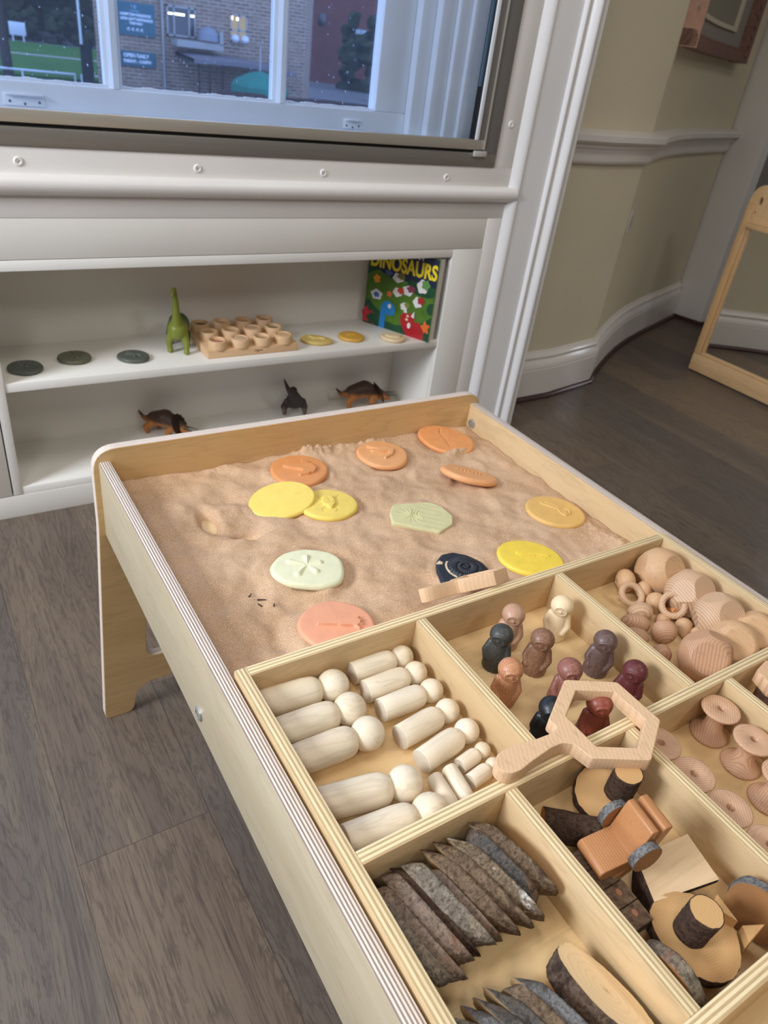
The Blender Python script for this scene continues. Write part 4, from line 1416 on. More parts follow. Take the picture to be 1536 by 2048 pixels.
for a_ in (((-9, 8), (-14, 16), (-13, 24)), ((9, 8), (18, 18), (24, 26)), ((-9, -2), (-20, -6), (-27, -3)), ((9, -3), (18, -8), (28, -5)), ((-6, -12), (-14, -18), (-12, -26)), ((7, -12), (13, -20), (8, -27))):
    beetle.append((P_(*a_), 0.9 * mm, 0.6 * mm, -1.3 * mm, 0.8 * mm))
wing = [(P_((-28, 14), (-20, 18), (-2, 15), (6, 8), (2, 4), (-10, 6), (-24, 10), (-28, 14)), 1.1 * mm, 1.1 * mm, 1.6 * mm, 1.0 * mm), (P_((4, 4), (14, 10), (24, 6), (26, -4), (18, -14), (10, -10), (4, 4)), 1.1 * mm, 1.1 * mm, 1.6 * mm, 1.0 * mm), (P_((-14, 12), (0, 9)), 6 * mm, 4 * mm, 1.0 * mm, 4 * mm), (P_((14, 0), (16, -4)), 8 * mm, 6 * mm, 1.0 * mm, 4 * mm)]
feather = [(P_((-22, 2), (4, 6), (28, 8)), 2.4 * mm, 1.0 * mm, 2.6 * mm, 1.8 * mm)]
for k in range(14):
    bx = -18 + 3 * k; by = 2.5 + 0.14 * k * 1.4
    feather.append((P_((bx, by), (bx + 2, by - 4.2)), 1.0 * mm, 0.5 * mm, 1.2 * mm, 0.9 * mm))
dollar = []
for k in range(5):
    a = R(100 + 72 * k)
    ca, sa = math.cos(a), math.sin(a)
    Lp = 26 if k in (1, 2) else 19
    dollar.append((P_((4 * ca, 2 + 4 * sa), (Lp * 0.6 * ca, 2 + Lp * 0.6 * sa), (Lp * ca, 2 + Lp * sa)), 2.5 * mm, 7.5 * mm, 2.6 * mm, 20 * mm))
coral_r = mk([(P_((-26, -2), (-10, 1), (8, 3), (22, 6)), 3.0 * mm, 7.5 * mm, 3.6 * mm, 2.4 * mm), (P_((22, 10), (27, 17)), 2.5 * mm, 1.2 * mm, 3 * mm, 1.6 * mm), (P_((24, 6), (31, 12)), 2.5 * mm, 1.2 * mm, 3 * mm, 1.6 * mm), (P_((24, 2), (32, 4)), 2.5 * mm, 1.2 * mm, 3 * mm, 1.6 * mm), (P_((22, 0), (28, -4)), 2.5 * mm, 1.2 * mm, 3 * mm, 1.6 * mm)])


def ammonite(X, Y):
    x = X - 0.004; y = (Y - 0.001) * 1.0
    r = np.hypot(x, y) + 1e-9
    th = np.arctan2(y, x)
    k = 0.155
    turn = (np.log(r / 0.0030) / k - th) / (2 * PI)
    fr = turn - np.floor(turn)
    whorl = np.sqrt(np.clip(1 - (2 * fr - 1) ** 2, 0, 1))
    ribs = 0.5 + 0.5 * np.sin(th * 26 + 3 * fr)
    m = np.clip((0.0285 - r) / 0.004, 0, 1)
    return m * (0.0042 * whorl + 0.0016 * ribs * whorl) * np.clip(r / 0.004, 0.3, 1)


def plate_relief(X, Y):
    h = np.zeros_like(X)
    cx, cy = -0.017, -0.006
    r = np.hypot((X - cx), (Y - cy) * 1.3)
    a = np.arctan2(Y - cy, X - cx)
    fan = np.clip(1 - r / 0.030, 0, 1) * (X < 0.004)
    h += 0.0016 * fan * (0.5 + 0.5 * np.sin(a * 13))
    for off in (0.0, 0.005, 0.009):
        d = np.abs(np.hypot(X - 0.012, Y) - (0.018 + off))
        h -= 0.0010 * np.exp(-(d / 0.0008) ** 2) * (X < 0.004) * (np.abs(Y) < 0.014)
    h += 0.00022 * np.sin(Y * 480 + X * 90) * (X > -0.004) * np.clip((0.045 - X) / 0.02, 0, 1)
    return h


def poly_outline(pts, sm=0):
    """radius as function of angle for a star-shaped polygon given in unit coordinates"""
    P = [Vector(p) for p in pts]

    def f(th):
        out = []
        for t in th:
            d = Vector((math.cos(t), math.sin(t)))
            best = 1.0
            for a, b in zip(P, P[1:] + P[:1]):
                e = b - a
                den = d.x * e.y - d.y * e.x
                if abs(den) < 1e-9: continue
                u = (a.x * e.y - a.y * e.x) / den
                v = (a.x * d.y - a.y * d.x) / den
                if u > 0 and -1e-6 <= v <= 1 + 1e-6: best = u
            out.append(best)
        out = np.array(out)
        for _ in range(sm): out = (np.roll(out, 1) + 2 * out + np.roll(out, -1)) / 4
        return out
    return f


GF = 'fossil and track castings in the sand'
casting('orange casting with a raised three-clawed footprint, behind the plain yellow one', (0.3255, -0.071, 0.5415), 0.052, 0.054, RZ, 0.010, foot_relief, M_ORANGE, seed=2, group=GF)
casting('plain yellow casting with a blank face, resting tilted on the beetle one', (0.2565, -0.149, 0.5425), 0.056, 0.046, RZ + 0.36, 0.0085, None, M_YEL, tilt=(R(7), R(-10)), seed=3, wob=0.008, group=GF)
casting('yellow casting with a raised beetle', (0.3225, -0.188, 0.5405), 0.050, 0.0465, RZ + 0.25, 0.0095, mk(beetle), M_YEL, seed=4, wob=0.01, group=GF)
casting('pale orange casting with a three-toed print, left of the fern one', (0.5030, -0.069, 0.5400), 0.0505, 0.051, RZ, 0.0105, toe_relief, M_ORANGE2, seed=5, group=GF)
casting('orange fern casting half buried in the far right corner of the sand', (0.663, -0.057, 0.5395), 0.062, 0.046, RZ - 0.55, 0.010, mk(fern), M_ORANGE, tilt=(R(4), R(2)), seed=6, group=GF)
casting('orange casting tilted steeply on its edge, with a small fern', (0.6145, -0.196, 0.5420), 0.054, 0.040, RZ - 0.10, 0.012, mk(fern2), M_ORANGE2, tilt=(R(-13), R(5)), seed=7, group=GF)
casting('buff green angular stone plate with a fan-shaped fossil', (0.4535, -0.2745, 0.5385), 0.053, 0.0430, RZ, 0.0105, plate_relief, M_PLATE,
        outline=poly_outline([(-1.0, -0.1), (-0.92, -0.75), (-0.15, -0.95), (0.55, -1.12), (1.0, -0.45), (1.04, 0.15), (0.72, 0.75), (0.35, 1.0), (-0.4, 0.75), (-0.9, 0.55)], 2), flat=True, edge=0.0025, group=GF)
casting('honey-coloured casting with a raised winged seed, by the right rail', (0.6960, -0.349, 0.5355), 0.054, 0.049, RZ - 0.22, 0.010, mk(wing), M_HONEY, seed=9, wob=0.008, group=GF)
casting('bright yellow casting with a feather, against the compartment tray', (0.5540, -0.4425, 0.5375), 0.055, 0.0465, RZ - 0.12, 0.010, mk(feather), M_YEL2, seed=10, wob=0.008, group=GF)
am = casting('black stone casting of a ribbed spiral ammonite', (0.4290, -0.4245, 0.5385), 0.040, 0.042, RZ, 0.010, ammonite, M_NAVY,
             outline=poly_outline([(-0.98, 0.35), (-1.0, -0.3), (-0.85, -0.9), (-0.3, -1.1), (0.4, -1.1), (1.25, -0.10), (0.85, 0.55), (0.3, 0.92), (-0.3, 1.02), (-0.75, 0.8)], 6), nr=90, seg=230, group=GF)
casting('pale lime casting of a five-petalled sand dollar', (0.2095, -0.3345, 0.5425), 0.0545, 0.0445, RZ, 0.011, mk(dollar), M_DOLLAR,
        outline=poly_outline([(-1.0, -0.15), (-0.85, -0.65), (-0.4, -0.98), (0.5, -0.98), (0.98, -0.6), (1.0, 0.1), (0.88, 0.7), (0.55, 0.98), (-0.2, 1.0), (-0.75, 0.6)], 90), group=GF)
casting('coral casting with a raised clawed foot, dusted with sand beside the pale pegs', (0.190, -0.4655, 0.5440), 0.053, 0.049, RZ, 0.0105, coral_r, M_CORAL, tilt=(R(3), 0), seed=12, wob=0.03, group=GF)

CAPS = [(0.3255, -0.071, .050, .054, 0.545), (0.2565, -0.149, .052, .050, 0.5425), (0.3225, -0.188, .047, .049, 0.543), (0.5030, -0.069, .050, .050, 0.5435), (0.662, -0.057, .055, .050, 0.5395),
        (0.4535, -0.2755, .045, .042, 0.543), (0.6960, -0.349, .050, .050, 0.539), (0.5540, -0.4425, .050, .048, 0.541), (0.4290, -0.4245, .039, .040, 0.542), (0.2095, -0.3345, .048, .046, 0.5455), (0.190, -0.4655, .048, .048, 0.548)]
PILES = [(0.650, -0.106, 0.020, 0.012, 0.013), (0.672, -0.106, 0.012, 0.008, 0.008), (0.180, -0.492, 0.020, 0.010, 0.0110)]


def build_sand():
    nx, ny = 300, 215
    x0, x1, y0, y1 = 0.0183, WT - 0.0183, YI1 + 0.0003, -0.0003
    top = []
    for j in range(ny):
        y = y0 + (y1 - y0) * j / (ny - 1)
        for i in range(nx):
            x = x0 + (x1 - x0) * i / (nx - 1)
            h = sand_h(x, y)
            for cx, cy, rx, ry, cap in CAPS:
                if abs(x - cx) < 0.07 and abs(y - cy) < 0.07:
                    d = math.hypot((x - cx) / rx, (y - cy) / ry)
                    if d < 0.93: h = min(h, cap)
                    elif d < 1.35:
                        k = (d - 0.93) / 0.42
                        h = min(h, cap + (max(h, cap) - cap) * k + 0.0) if h > cap else h
                        h += 0.0018 * math.sin(k * PI)
            for cx, cy, rx, ry, up in PILES:
                if abs(x - cx) < 0.06 and abs(y - cy) < 0.06:
                    g = math.exp(-(((x - cx) / rx) ** 2 + ((y - cy) / ry) ** 2))
                    h += up * g * (1 + 0.3 * noise.noise(Vector((x, y, 0)) * 130))
            h += 0.0006 * noise.noise(Vector((x, y, 0)) * 330)
            top.append((x, y, max(h, TFZ - 0.004)))
    verts = top
    faces = []
    for j in range(ny - 1):
        for i in range(nx - 1):
            a = j * nx + i
            faces.append((a, a + 1, a + nx + 1, a + nx))
    # skirt down to the tray floor
    ring = [i for i in range(nx)] + [j * nx + nx - 1 for j in range(1, ny)] + [(ny - 1) * nx + i for i in range(nx - 2, -1, -1)] + [j * nx for j in range(ny - 2, 0, -1)]
    b0 = len(verts)
    for k in ring: verts.append((verts[k][0], verts[k][1], TFZ - 0.004))
    n = len(ring)
    for q in range(n):
        w = (q + 1) % n
        faces.append((ring[q], b0 + q, b0 + w, ring[w]))
    me = bpy.data.meshes.new('sand')
    me.from_pydata(verts, [], faces)
    me.update()
    o = finish('sand', me, M_SAND, None, True)
    tag(o, 'rippled fine brown play sand filling the far half of the table', 'sand', None, 'stuff')


build_sand()
# bits of bark in the sand
for i, (x, y, l, rz) in enumerate([(0.1135, -0.352, 0.006, 0.6), (0.1245, -0.366, 0.011, -0.5), (0.135, -0.384, 0.004, 1.0), (0.458, -0.241, 0.006, 0.2), (0.118, -0.374, 0.006, 2.0)]):
    bm = bmesh.new()
    add_capsule(bm, (-l / 2, 0, 0), (l / 2, 0, 0.001), 0.0011, 0.0007, 6)
    o = from_bm('bark_chip', bm, M_BARK_D, None, True, (x, y, sand_h(x, y) + 0.0012))
    o.rotation_euler = (0, 0, rz)
    tag(o, ['small upright dark bark chip, left of the long one in the sand', 'longest dark bark chip on the sand near the left rail', 'tiny dark bark speck right of the long chip in the sand', 'tiny dark crumb at the back edge of the buff green stone plate', 'tiny bark bit just below the long chip in the sand'][i], 'bark', 'bark chips in the sand' if i != 3 else None)

# ---------------------------------------------------------------- magnifier frames of beech
def hexagon(cx, cy, r, a0): return [(cx + r * math.cos(a0 + k * PI / 3), cy + r * math.sin(a0 + k * PI / 3)) for k in range(6)]


HC = (0.3535, -0.7735)
outer = hexagon(0, 0, 0.0640, R(-28.5))
# handle joins at the left side of the frame
H6 = outer  # vertices: 0 right-low,1 upper right,2 top,3 upper left,4 lower left,5 bottom
lw0 = [(-0.0595, -0.0060), (-0.0640, 0.0100), (-0.0760, 0.0118), (-0.1000, 0.0140), (-0.1300, 0.0175), (-0.1440, 0.0150), (-0.1530, 0.0050), (-0.1520, -0.0040), (-0.1440, -0.0105), (-0.1300, -0.0105), (-0.1130, -0.0075), (-0.0850, -0.0045), (-0.0700, -0.0055), (-0.0600, -0.0140)]
frame = [H6[0], H6[1], H6[2], (-0.0620, 0.0265), (-0.0600, 0.0150), (-0.0680, 0.0112), (-0.0900, 0.0128), (-0.1150, 0.0165), (-0.1300, 0.0180), (-0.1440, 0.0160), (-0.1530, 0.0070), (-0.1525, -0.0030), (-0.1450, -0.0095), (-0.1330, -0.0105), (-0.1130, -0.0070), (-0.0850, -0.0035), (-0.0690, -0.0040), (-0.0600, -0.0110), H6[4], H6[5]]
frame_r = round_poly(frame, [0.006, 0.006, 0.006, 0.005, 0.004] + [0.02] * 12 + [0.005, 0.006, 0.006], 5)
inner = round_poly(hexagon(0, 0, 0.0455, R(-28.5)), 0.002, 3)


def magnifier(label, M):
    o = curve_mesh('magnifier_frame', [frame_r, inner], 0.0175, 0.0014, M_BEECH, None)
    o.matrix_world = M
    return tag(o, label, 'magnifier', None)


# ---------------------------------------------------------------- peg dolls
FL = ZF


def peg(label, hx_, hy, bx, by, hr, br, scale_l, group, head=True, first={}):
    key = (round(hr, 4), round(br, 4), round(scale_l, 4), head)
    L = math.hypot(hx_ - bx, hy - by)
    if key not in first:
        bl = scale_l - hr * 0.80       # body length
        bm = bmesh.new()
        pr = [(0, 0.0), (br * 0.90, 0.0), (br * 0.945, 0.0008), (br * 0.97, bl * 0.3), (br, bl * 0.70), (br * 0.97, bl * 0.80)]
        for k in range(1, 7):
            a = k / 6 * R(82)
            pr.append((br * 0.52 + br * 0.45 * math.cos(a), bl * 0.80 + bl * 0.185 * math.sin(a)))
        if head: pr += [(br * 0.50, bl * 1.0), (br * 0.46, bl * 1.03), (br * 0.44, bl * 1.06), (0, bl * 1.06)]
        else: pr += [(br * 0.2, bl * 0.99), (0, bl * 0.99)]
        lathe(bm, pr, 40)
        me = bpy.data.meshes.new('body'); bmesh.ops.recalc_face_normals(bm, faces=bm.faces); bm.to_mesh(me); bm.free()
        me.materials.append(M_PEG); me.materials.append(M_PEGEND)
        for p in me.polygons:
            p.use_smooth = True
            if p.normal.z < -0.95: p.material_index = 1
        me.set_sharp_from_angle(angle=R(50))
        hm = None
        if head:
            bm = bmesh.new()
            bmesh.ops.create_uvsphere(bm, u_segments=36, v_segments=22, radius=hr)
            hm = bpy.data.meshes.new('head'); bm.to_mesh(hm); bm.free()
            hm.materials.append(M_PEG)
            for p in hm.polygons: p.use_smooth = True
        first[key] = (me, hm)
    me, hm = first[key]
    ang = math.atan2(hy - by, hx_ - bx)
    r_rest = max(br, hr) if False else br
    t = thing('peg_doll', label, 'peg doll', (bx, by, FL + br * 0.97 + 0.0003), 0, group)
    lift = math.asin(max(-0.2, min(0.2, (hr - br) / scale_l))) if head else 0
    t.rotation_euler = (0, 0, 0)
    d = Vector((math.cos(ang) * math.cos(lift), math.sin(ang) * math.cos(lift), math.sin(lift)))
    t.rotation_euler = d.to_track_quat('Z', 'Y').to_euler()
    b = bpy.data.objects.new('body', me); COL.objects.link(b); b.parent = t
    if head:
        h = bpy.data.objects.new('head', hm); COL.objects.link(h); h.parent = t; h.location = (0, 0, scale_l)
        h.rotation_euler = (0.3, 0.2, 0)
    return t


GP = 'pale wooden peg dolls'
LP = [('large pale peg doll at the top of the left column', 0.1345, -0.5570, 0.0400, -0.5475), ('large pale peg doll, second from the far wall in the left column', 0.1345, -0.5975, 0.0400, -0.5930),
      ('large pale peg doll with two tiny dark marks, third in the left column', 0.1350, -0.6375, 0.0405, -0.6345), ('large pale peg doll with a wide gap behind it, fourth in the left column', 0.1420, -0.7130, 0.0445, -0.6935), ('large pale peg doll partly hidden behind the long divider', 0.1470, -0.7525, 0.0480, -0.7415)]
for l, a, b, c, d in LP: peg(l, a, b, c, d, 0.0196, 0.0186, 0.0935, GP)
MP = [('medium pale peg doll, farthest of the right-hand column', 0.2405, -0.5475, 0.1655, -0.5460), ('medium pale peg doll, second in the right-hand column', 0.2400, -0.5790, 0.1655, -0.5790), ('medium pale peg doll, third in the right-hand column', 0.2415, -0.6120, 0.1670, -0.6120),
      ('medium pale peg doll, fourth in the right-hand column', 0.2410, -0.6470, 0.1665, -0.6555), ('medium pale peg doll, nearest of the right-hand column', 0.2420, -0.6820, 0.1700, -0.6940)]
for l, a, b, c, d in MP: peg(l, a, b, c, d, 0.0150, 0.0152, 0.0735, GP)
peg('smallest pale peg doll beside the nearest medium peg doll', 0.2465, -0.7090, 0.2085, -0.7150, 0.0097, 0.0096, 0.0375, GP)
peg('small pale peg doll with its head under the tip of the magnifier handle', 0.2470, -0.7310, 0.2070, -0.7370, 0.0095, 0.0096, 0.0375, GP)
peg('small headless pale peg lying against the long divider, left of a pair', 0.1700, -0.7600, 0.1745, -0.7140, 0.0095, 0.0096, 0.0520, GP, False)
peg('small headless pale peg lying against the long divider, right of a pair', 0.1900, -0.7600, 0.1960, -0.7120, 0.0095, 0.0096, 0.0520, GP, False)

# ---------------------------------------------------------------- little resin people
def person_mesh():
    bm = bmesh.new()
    prof = [(0, 0), (0.0138, 0), (0.0142, 0.0025), (0.0136, 0.010), (0.0126, 0.020), (0.0114, 0.029), (0.0100, 0.036), (0.0082, 0.041), (0, 0.043)]
    lathe(bm, prof, 32)
    bmesh.ops.create_uvsphere(bm, u_segments=28, v_segments=18, radius=0.0133, matrix=Matrix.Translation((0, -0.0008, 0.0510)))
    for s in (-1, 1):
        add_capsule(bm, (s * 0.0090, 0.0, 0.0355), (s * 0.0126, -0.0045, 0.0240), 0.0046, 0.0042, 12)
        add_capsule(bm, (s * 0.0126, -0.0045, 0.0240), (s * 0.0090, -0.0100, 0.0150), 0.0042, 0.0034, 12)
    me = remeshed('figure', bm, 0.0009, 5)
    # face ring, brow and hood line pressed into the head
    for v in me.vertices:
        x, y, z = v.co
        dz = z - 0.0500
        if y < -0.004 and z > 0.038:
            d = math.hypot(x, dz)
            v.co.y -= 0.0011 * math.exp(-((d - 0.0072) / 0.0009) ** 2)
            v.co.y += 0.0008 * math.exp(-(d / 0.0050) ** 4)
            v.co.y -= 0.0016 * math.exp(-(x / 0.0016) ** 2 - ((dz + 0.0005) / 0.0016) ** 2)
            for s in (-1, 1): v.co.y += 0.0009 * math.exp(-((x - s * 0.0030) / 0.0010) ** 2 - ((dz - 0.0018) / 0.0009) ** 2)
            v.co.y += 0.0008 * math.exp(-(x / 0.0026) ** 2 - ((dz + 0.0036) / 0.0006) ** 2)
        if z < 0.022: v.co.y += 0.0007 * math.exp(-(x / 0.0008) ** 2) * (1 if y < 0 else 0)
    for p in me.polygons: p.use_smooth = True
    return me


PM = person_mesh()
FOLK = [('pinkish tan', (190, 146, 130), 0.3940, -0.5750, 0.75, 0.05, 'farthest left of the group'), ('ivory white', (238, 214, 186), 0.4700, -0.5890, 0.9, 0.12, 'standing by the right divider'),
        ('charcoal grey speckled', (58, 60, 62), 0.3530, -0.6000, 1.0, 0.35, 'left of the group by the divider'), ('brown with a pale speckled head', (124, 88, 70), 0.3975, -0.6290, 0.9, 0.45, 'in the middle of the group'),
        ('dusky purple-brown speckled', (92, 70, 72), 0.4740, -0.6670, 0.9, 0.45, 'casting its shadow on the right divider'), ('peach-brown', (186, 126, 96), 0.3230, -0.6530, 0.6, 0.35, 'nearest the left divider'),
        ('mauve-pink speckled', (136, 84, 80), 0.3920, -0.6850, 0.5, 0.4, 'behind the top corner of the wooden magnifier'), ('dark maroon', (96, 38, 44), 0.4680, -0.7240, 1.2, 0.2, 'behind the right corner of the wooden magnifier'),
        ('navy black', (22, 28, 38), 0.3270, -0.7230, 0.8, 0.1, 'left of the wooden magnifier frame'), ('brick red', (140, 66, 54), 0.3850, -0.7420, 0.55, 0.15, 'seen through the opening of the wooden magnifier')]
for nm_, c, x, y, rz, spk, where in FOLK:
    me = PM.copy()
    me.materials.clear()
    o = finish('toy_figure', me, resin('resin_' + nm_.split()[0], S(*[(sum(c) / 3 * 0.12 + v * 0.88) * k_w for v, k_w in zip(c, (1.02, 1.0, 0.90))]), min(1.0, spk * 2.2), 0.4, 0.08 if sum(c) > 300 else 0.0, 1000, 2.3), None, True, (x, y, FL + 0.0003))
    o.rotation_euler = (0, 0, -rz)
    o.scale = (1.18, 1.18, 1.07)
    tag(o, nm_ + ' little standing figure, ' + where, 'figurine', 'little standing figures')

# ---------------------------------------------------------------- magnifiers
magnifier('wooden hexagonal magnifier frame with a paddle handle lying across the dividers', Matrix.Translation((HC[0], HC[1], ZI + 0.0090)))
_d = Vector((0.576, 0.568, -0.615)).normalized()
_X = Vector((0.996, -0.045, 0.0)).normalized()
_Y = (-_d - _X * (-_d).dot(_X)).normalized()
_Y = (Matrix.Rotation(R(5), 3, _X) @ _Y)
_Z = _X.cross(_Y)
_M = Matrix.Translation((0.4035, -0.4905, 0.5820)) @ Matrix((( _X.x, _Y.x, _Z.x, 0), (_X.y, _Y.y, _Z.y, 0), (_X.z, _Y.z, _Z.z, 0), (0, 0, 0, 1))) @ Matrix.Diagonal((0.66, 0.62, 1.12, 1))
magnifier('small wooden magnifier frame propped on edge in the sand against the compartment tray', _M)

# ---------------------------------------------------------------- pebbles of beech and turned shapes
def pebble(label, loc, r, thick, rotm, planes, m, seed):
    bm = bmesh.new()
    bmesh.ops.create_icosphere(bm, subdivisions=6, radius=1.0)
    for v in bm.verts:
        v.co = Vector((v.co.x * r, v.co.y * r, v.co.z * thick * 1.25))
    for n, d in planes:
        n = Vector(n).normalized()
        for v in bm.verts:
            k = v.co.dot(n) - d
            if k > 0: v.co -= n * k
    o = from_bm('wooden_pebble', bm, m, None, True, loc, 24)
    o.rotation_euler = rotm
    return tag(o, label, 'pebble', 'faceted beech pebbles')


def facets(r, t, seed, n=6, f=0.86):
    rr = random.Random(seed)
    out = [((0, 0, 1), t), ((0, 0, -1), t)]
    for i in range(n):
        a = 2 * PI * (i + rr.uniform(-0.2, 0.2)) / n
        zz = rr.choice((0.35, -0.35, 0.6, -0.5))
        out.append(((math.cos(a), math.sin(a), zz), r * rr.uniform(f, f + 0.06)))
    return out


PB = [('large beech pebble in the far corner of the pebble compartment', (0.7000, -0.5745, FL + 0.0335), 0.0375, 0.0300, (R(48), R(-20), 0.3), M_STONE_B, 1),
      ('striped beech pebble, second along the right wall', (0.7000, -0.6330, FL + 0.0335), 0.0375, 0.0290, (R(38), R(-28), 0.5), M_STONE_A, 2),
      ('striped beech pebble, third along the right wall', (0.6930, -0.6900, FL + 0.0335), 0.0380, 0.0275, (R(36), R(-32), 0.4), M_STONE_A, 3),
      ('beech pebble nearest the right wall in the leaning row of three', (0.7130, -0.7360, FL + 0.0325), 0.0345, 0.0200, (R(18), R(-38), 0.2), M_STONE_B, 4),
      ('middle beech pebble of the leaning row of three', (0.6640, -0.7370, FL + 0.0325), 0.0350, 0.0205, (R(20), R(-42), 0.25), M_STONE_B, 5),
      ('rosy beech pebble at the left end of the leaning row of three', (0.6060, -0.7350, FL + 0.0325), 0.0365, 0.0225, (R(24), R(-52), 0.15), M_STONE_C, 6)]
for l, loc, r, t, rt, m, sd in PB:
    pebble(l, loc, r, t, rt, facets(r, t, sd), m, sd)


def turned(label, cat, loc, prof, rot, m, name, group=None, seg=32, extra=None):
    bm = bmesh.new()
    lathe(bm, prof, seg)
    o = from_bm(name, bm, m, None, True, loc, 50)
    o.rotation_euler = rot
    return tag(o, label, cat, group)


def egg(a, b, n=14):
    return [(0, -a)] + [(b * math.sin(PI * k / n) ** 0.95, -a * math.cos(PI * k / n) * (1 + 0.10 * math.cos(PI * k / n))) for k in range(1, n)] + [(0, a)]


GT = 'small turned beech shapes'
bead = [(0.0045, -0.013)] + [(0.0185 * math.sin(R(14 + 152 * k / 14)) ** 0.9, -0.0145 * math.cos(R(14 + 152 * k / 14))) for k in range(15)] + [(0.0045, 0.013), (0.0045, -0.013)]
turned('round beech bead at the top left of the pebble compartment', 'bead', (0.6480, -0.5570, FL + 0.0185), bead, (R(80), 0, R(62)), M_STONE_B, 'wooden_bead', GT)
turned('beech bead behind the upper wooden ring', 'bead', (0.6620, -0.5840, FL + 0.0150), [(r * 0.82, z * 0.8) for r, z in bead], (R(70), 0, R(20)), M_STONE_B, 'wooden_bead', GT)
turned('small pale beech bead by the edge of a striped pebble', 'bead', (0.6600, -0.6890, FL + 0.0122), [(r * 0.66, z * 0.75) for r, z in bead], (R(60), 0, R(-30)), M_STONE_B, 'wooden_bead', GT)
for l, x, y, z, r, rot in (('ribbed-grain beech ring tilted over a bead', 0.6320, -0.5850, 0.0170, 0.0160, (R(22), R(-24), 0.4)), ('beech ring lying against the teardrops with a stick through it', 0.6600, -0.6370, 0.0275, 0.0160, tuple(Vector((-0.62, -0.40, 0.68)).to_track_quat('Z', 'Y').to_euler()))):
    bm = bmesh.new()
    lathe(bm, [(r + 0.0050 * math.cos(2 * PI * k / 14), 0.0050 * math.sin(2 * PI * k / 14)) for k in range(14)], 44, None, 0, True)
    o = from_bm('wooden_ring', bm, M_STONE_A, None, True, (x, y, FL + z), 60)
    o.rotation_euler = rot
    tag(o, l, 'ring', 'beech rings')
turned('short orange-brown beech stick seen through the lower ring', 'stick', (0.6680, -0.6350, FL + 0.0120), [(0, -0.010), (0.0058, -0.010), (0.0062, -0.009), (0.0062, 0.009), (0.0055, 0.010), (0, 0.010)], (R(58), 0, R(-20)), plain('orange_beech', S(206, 140, 88), 0.5), 'wooden_stick')
turned('beech egg with ring grain above its twin', 'egg', (0.6160, -0.6180, FL + 0.0145), egg(0.0205, 0.0145), (R(90), 0, R(75)), M_STONE_A, 'wooden_egg', GT)
turned('beech egg below the ring-grained one, beside the left divider', 'egg', (0.5890, -0.6340, FL + 0.0145), egg(0.0205, 0.0145), (R(90), 0, R(50)), M_STONE_C, 'wooden_egg', GT)
turned('dark rosy beech egg mostly hidden behind the left divider', 'egg', (0.5665, -0.6530, FL + 0.0138), egg(0.0195, 0.0135), (R(90), 0, R(45)), M_STONE_C, 'wooden_egg', GT)
tear = [(0, -0.012)] + [(0.0122 * math.sin(R(20 + 75 * k / 6)), -0.0118 * math.cos(R(20 + 75 * k / 6))) for k in range(7)] + [(0.0105, 0.006), (0.0070, 0.013), (0.0030, 0.019), (0.0008, 0.022), (0, 0.0223)]
turned('beech teardrop pointing to the near side, below the lower ring', 'teardrop', (0.6560, -0.6660, FL + 0.0125), tear, (R(112), 0, R(-42)), M_STONE_B, 'wooden_teardrop', GT)
turned('beech teardrop leaning under the lower ring', 'teardrop', (0.6580, -0.6100, FL + 0.0150), [(r * 1.2, z * 1.15) for r, z in tear], (R(140), 0, R(-10)), M_STONE_B, 'wooden_teardrop', GT)
turned('beech cone beside the lower ring', 'cone', (0.6380, -0.6440, FL + 0.0110), [(0, -0.010), (0.0115, -0.010), (0.012, -0.009), (0.0010, 0.016), (0, 0.0165)], (R(50), 0, R(-60)), M_STONE_B, 'wooden_cone', GT)
turned('beech drop shape in the near left corner of the pebble compartment', 'teardrop', (0.5740, -0.6930, FL + 0.0135), [(r * 1.12, z * 1.1) for r, z in tear], (R(95), 0, R(118)), M_STONE_C, 'wooden_teardrop', GT)
turned('small beech dome on the floor by the left divider', 'dome', (0.5745, -0.6050, FL + 0.0002), [(0, 0), (0.0085, 0), (0.0088, 0.002), (0.0075, 0.006), (0.004, 0.0085), (0, 0.0092)], (0, 0, 0), M_STONE_B, 'wooden_dome', GT)
ms_ = thing('wooden_mushroom', 'beech mushroom lying on its side among the small shapes', 'mushroom', (0.6120, -0.6640, FL + 0.0170), 0, None)
ms_.rotation_euler = (R(70), 0, R(-48))
bm = bmesh.new(); lathe(bm, [(0, -0.004), (0.009, -0.004), (0.0165, -0.001), (0.0182, 0.003), (0.0160, 0.009), (0.0100, 0.0135), (0, 0.0155)], 32); from_bm('cap', bm, M_STONE_C, ms_, True, (0, 0, 0), 50)
bm = bmesh.new(); lathe(bm, [(0, -0.024), (0.0085, -0.024), (0.0115, -0.018), (0.0105, -0.011), (0.007, -0.006), (0.007, -0.003), (0, -0.003)], 28); from_bm('stem', bm, M_STONE_A, ms_, True, (0, 0, 0), 50)

# ---------------------------------------------------------------- spools
bm = bmesh.new()
rs = 0.0232
sp = [(0.0044, 0.0), (rs - 0.002, 0.0), (rs - 0.0005, 0.0006), (rs, 0.002), (rs - 0.0006, 0.0036), (rs - 0.003, 0.0050)]
for k in range(1, 8):
    t = k / 8
    sp.append((0.0105 + (rs - 0.0135) * (2 * t - 1) ** 2 * 0.72, 0.0050 + 0.036 * t))
sp += [(rs - 0.003, 0.0410), (rs - 0.0006, 0.0424), (rs, 0.0440), (rs - 0.0005, 0.0454), (rs - 0.002, 0.0460), (0.0052, 0.0460), (0.0044, 0.0452)]
sp = [(0.0044, 0.0008)] + sp[1:]
lathe(bm, sp, 48, None, 0, True)
SPM = bpy.data.meshes.new('spool'); bmesh.ops.recalc_face_normals(bm, faces=bm.faces); bm.to_mesh(SPM); bm.free()
SPM.materials.append(M_SPOOL)
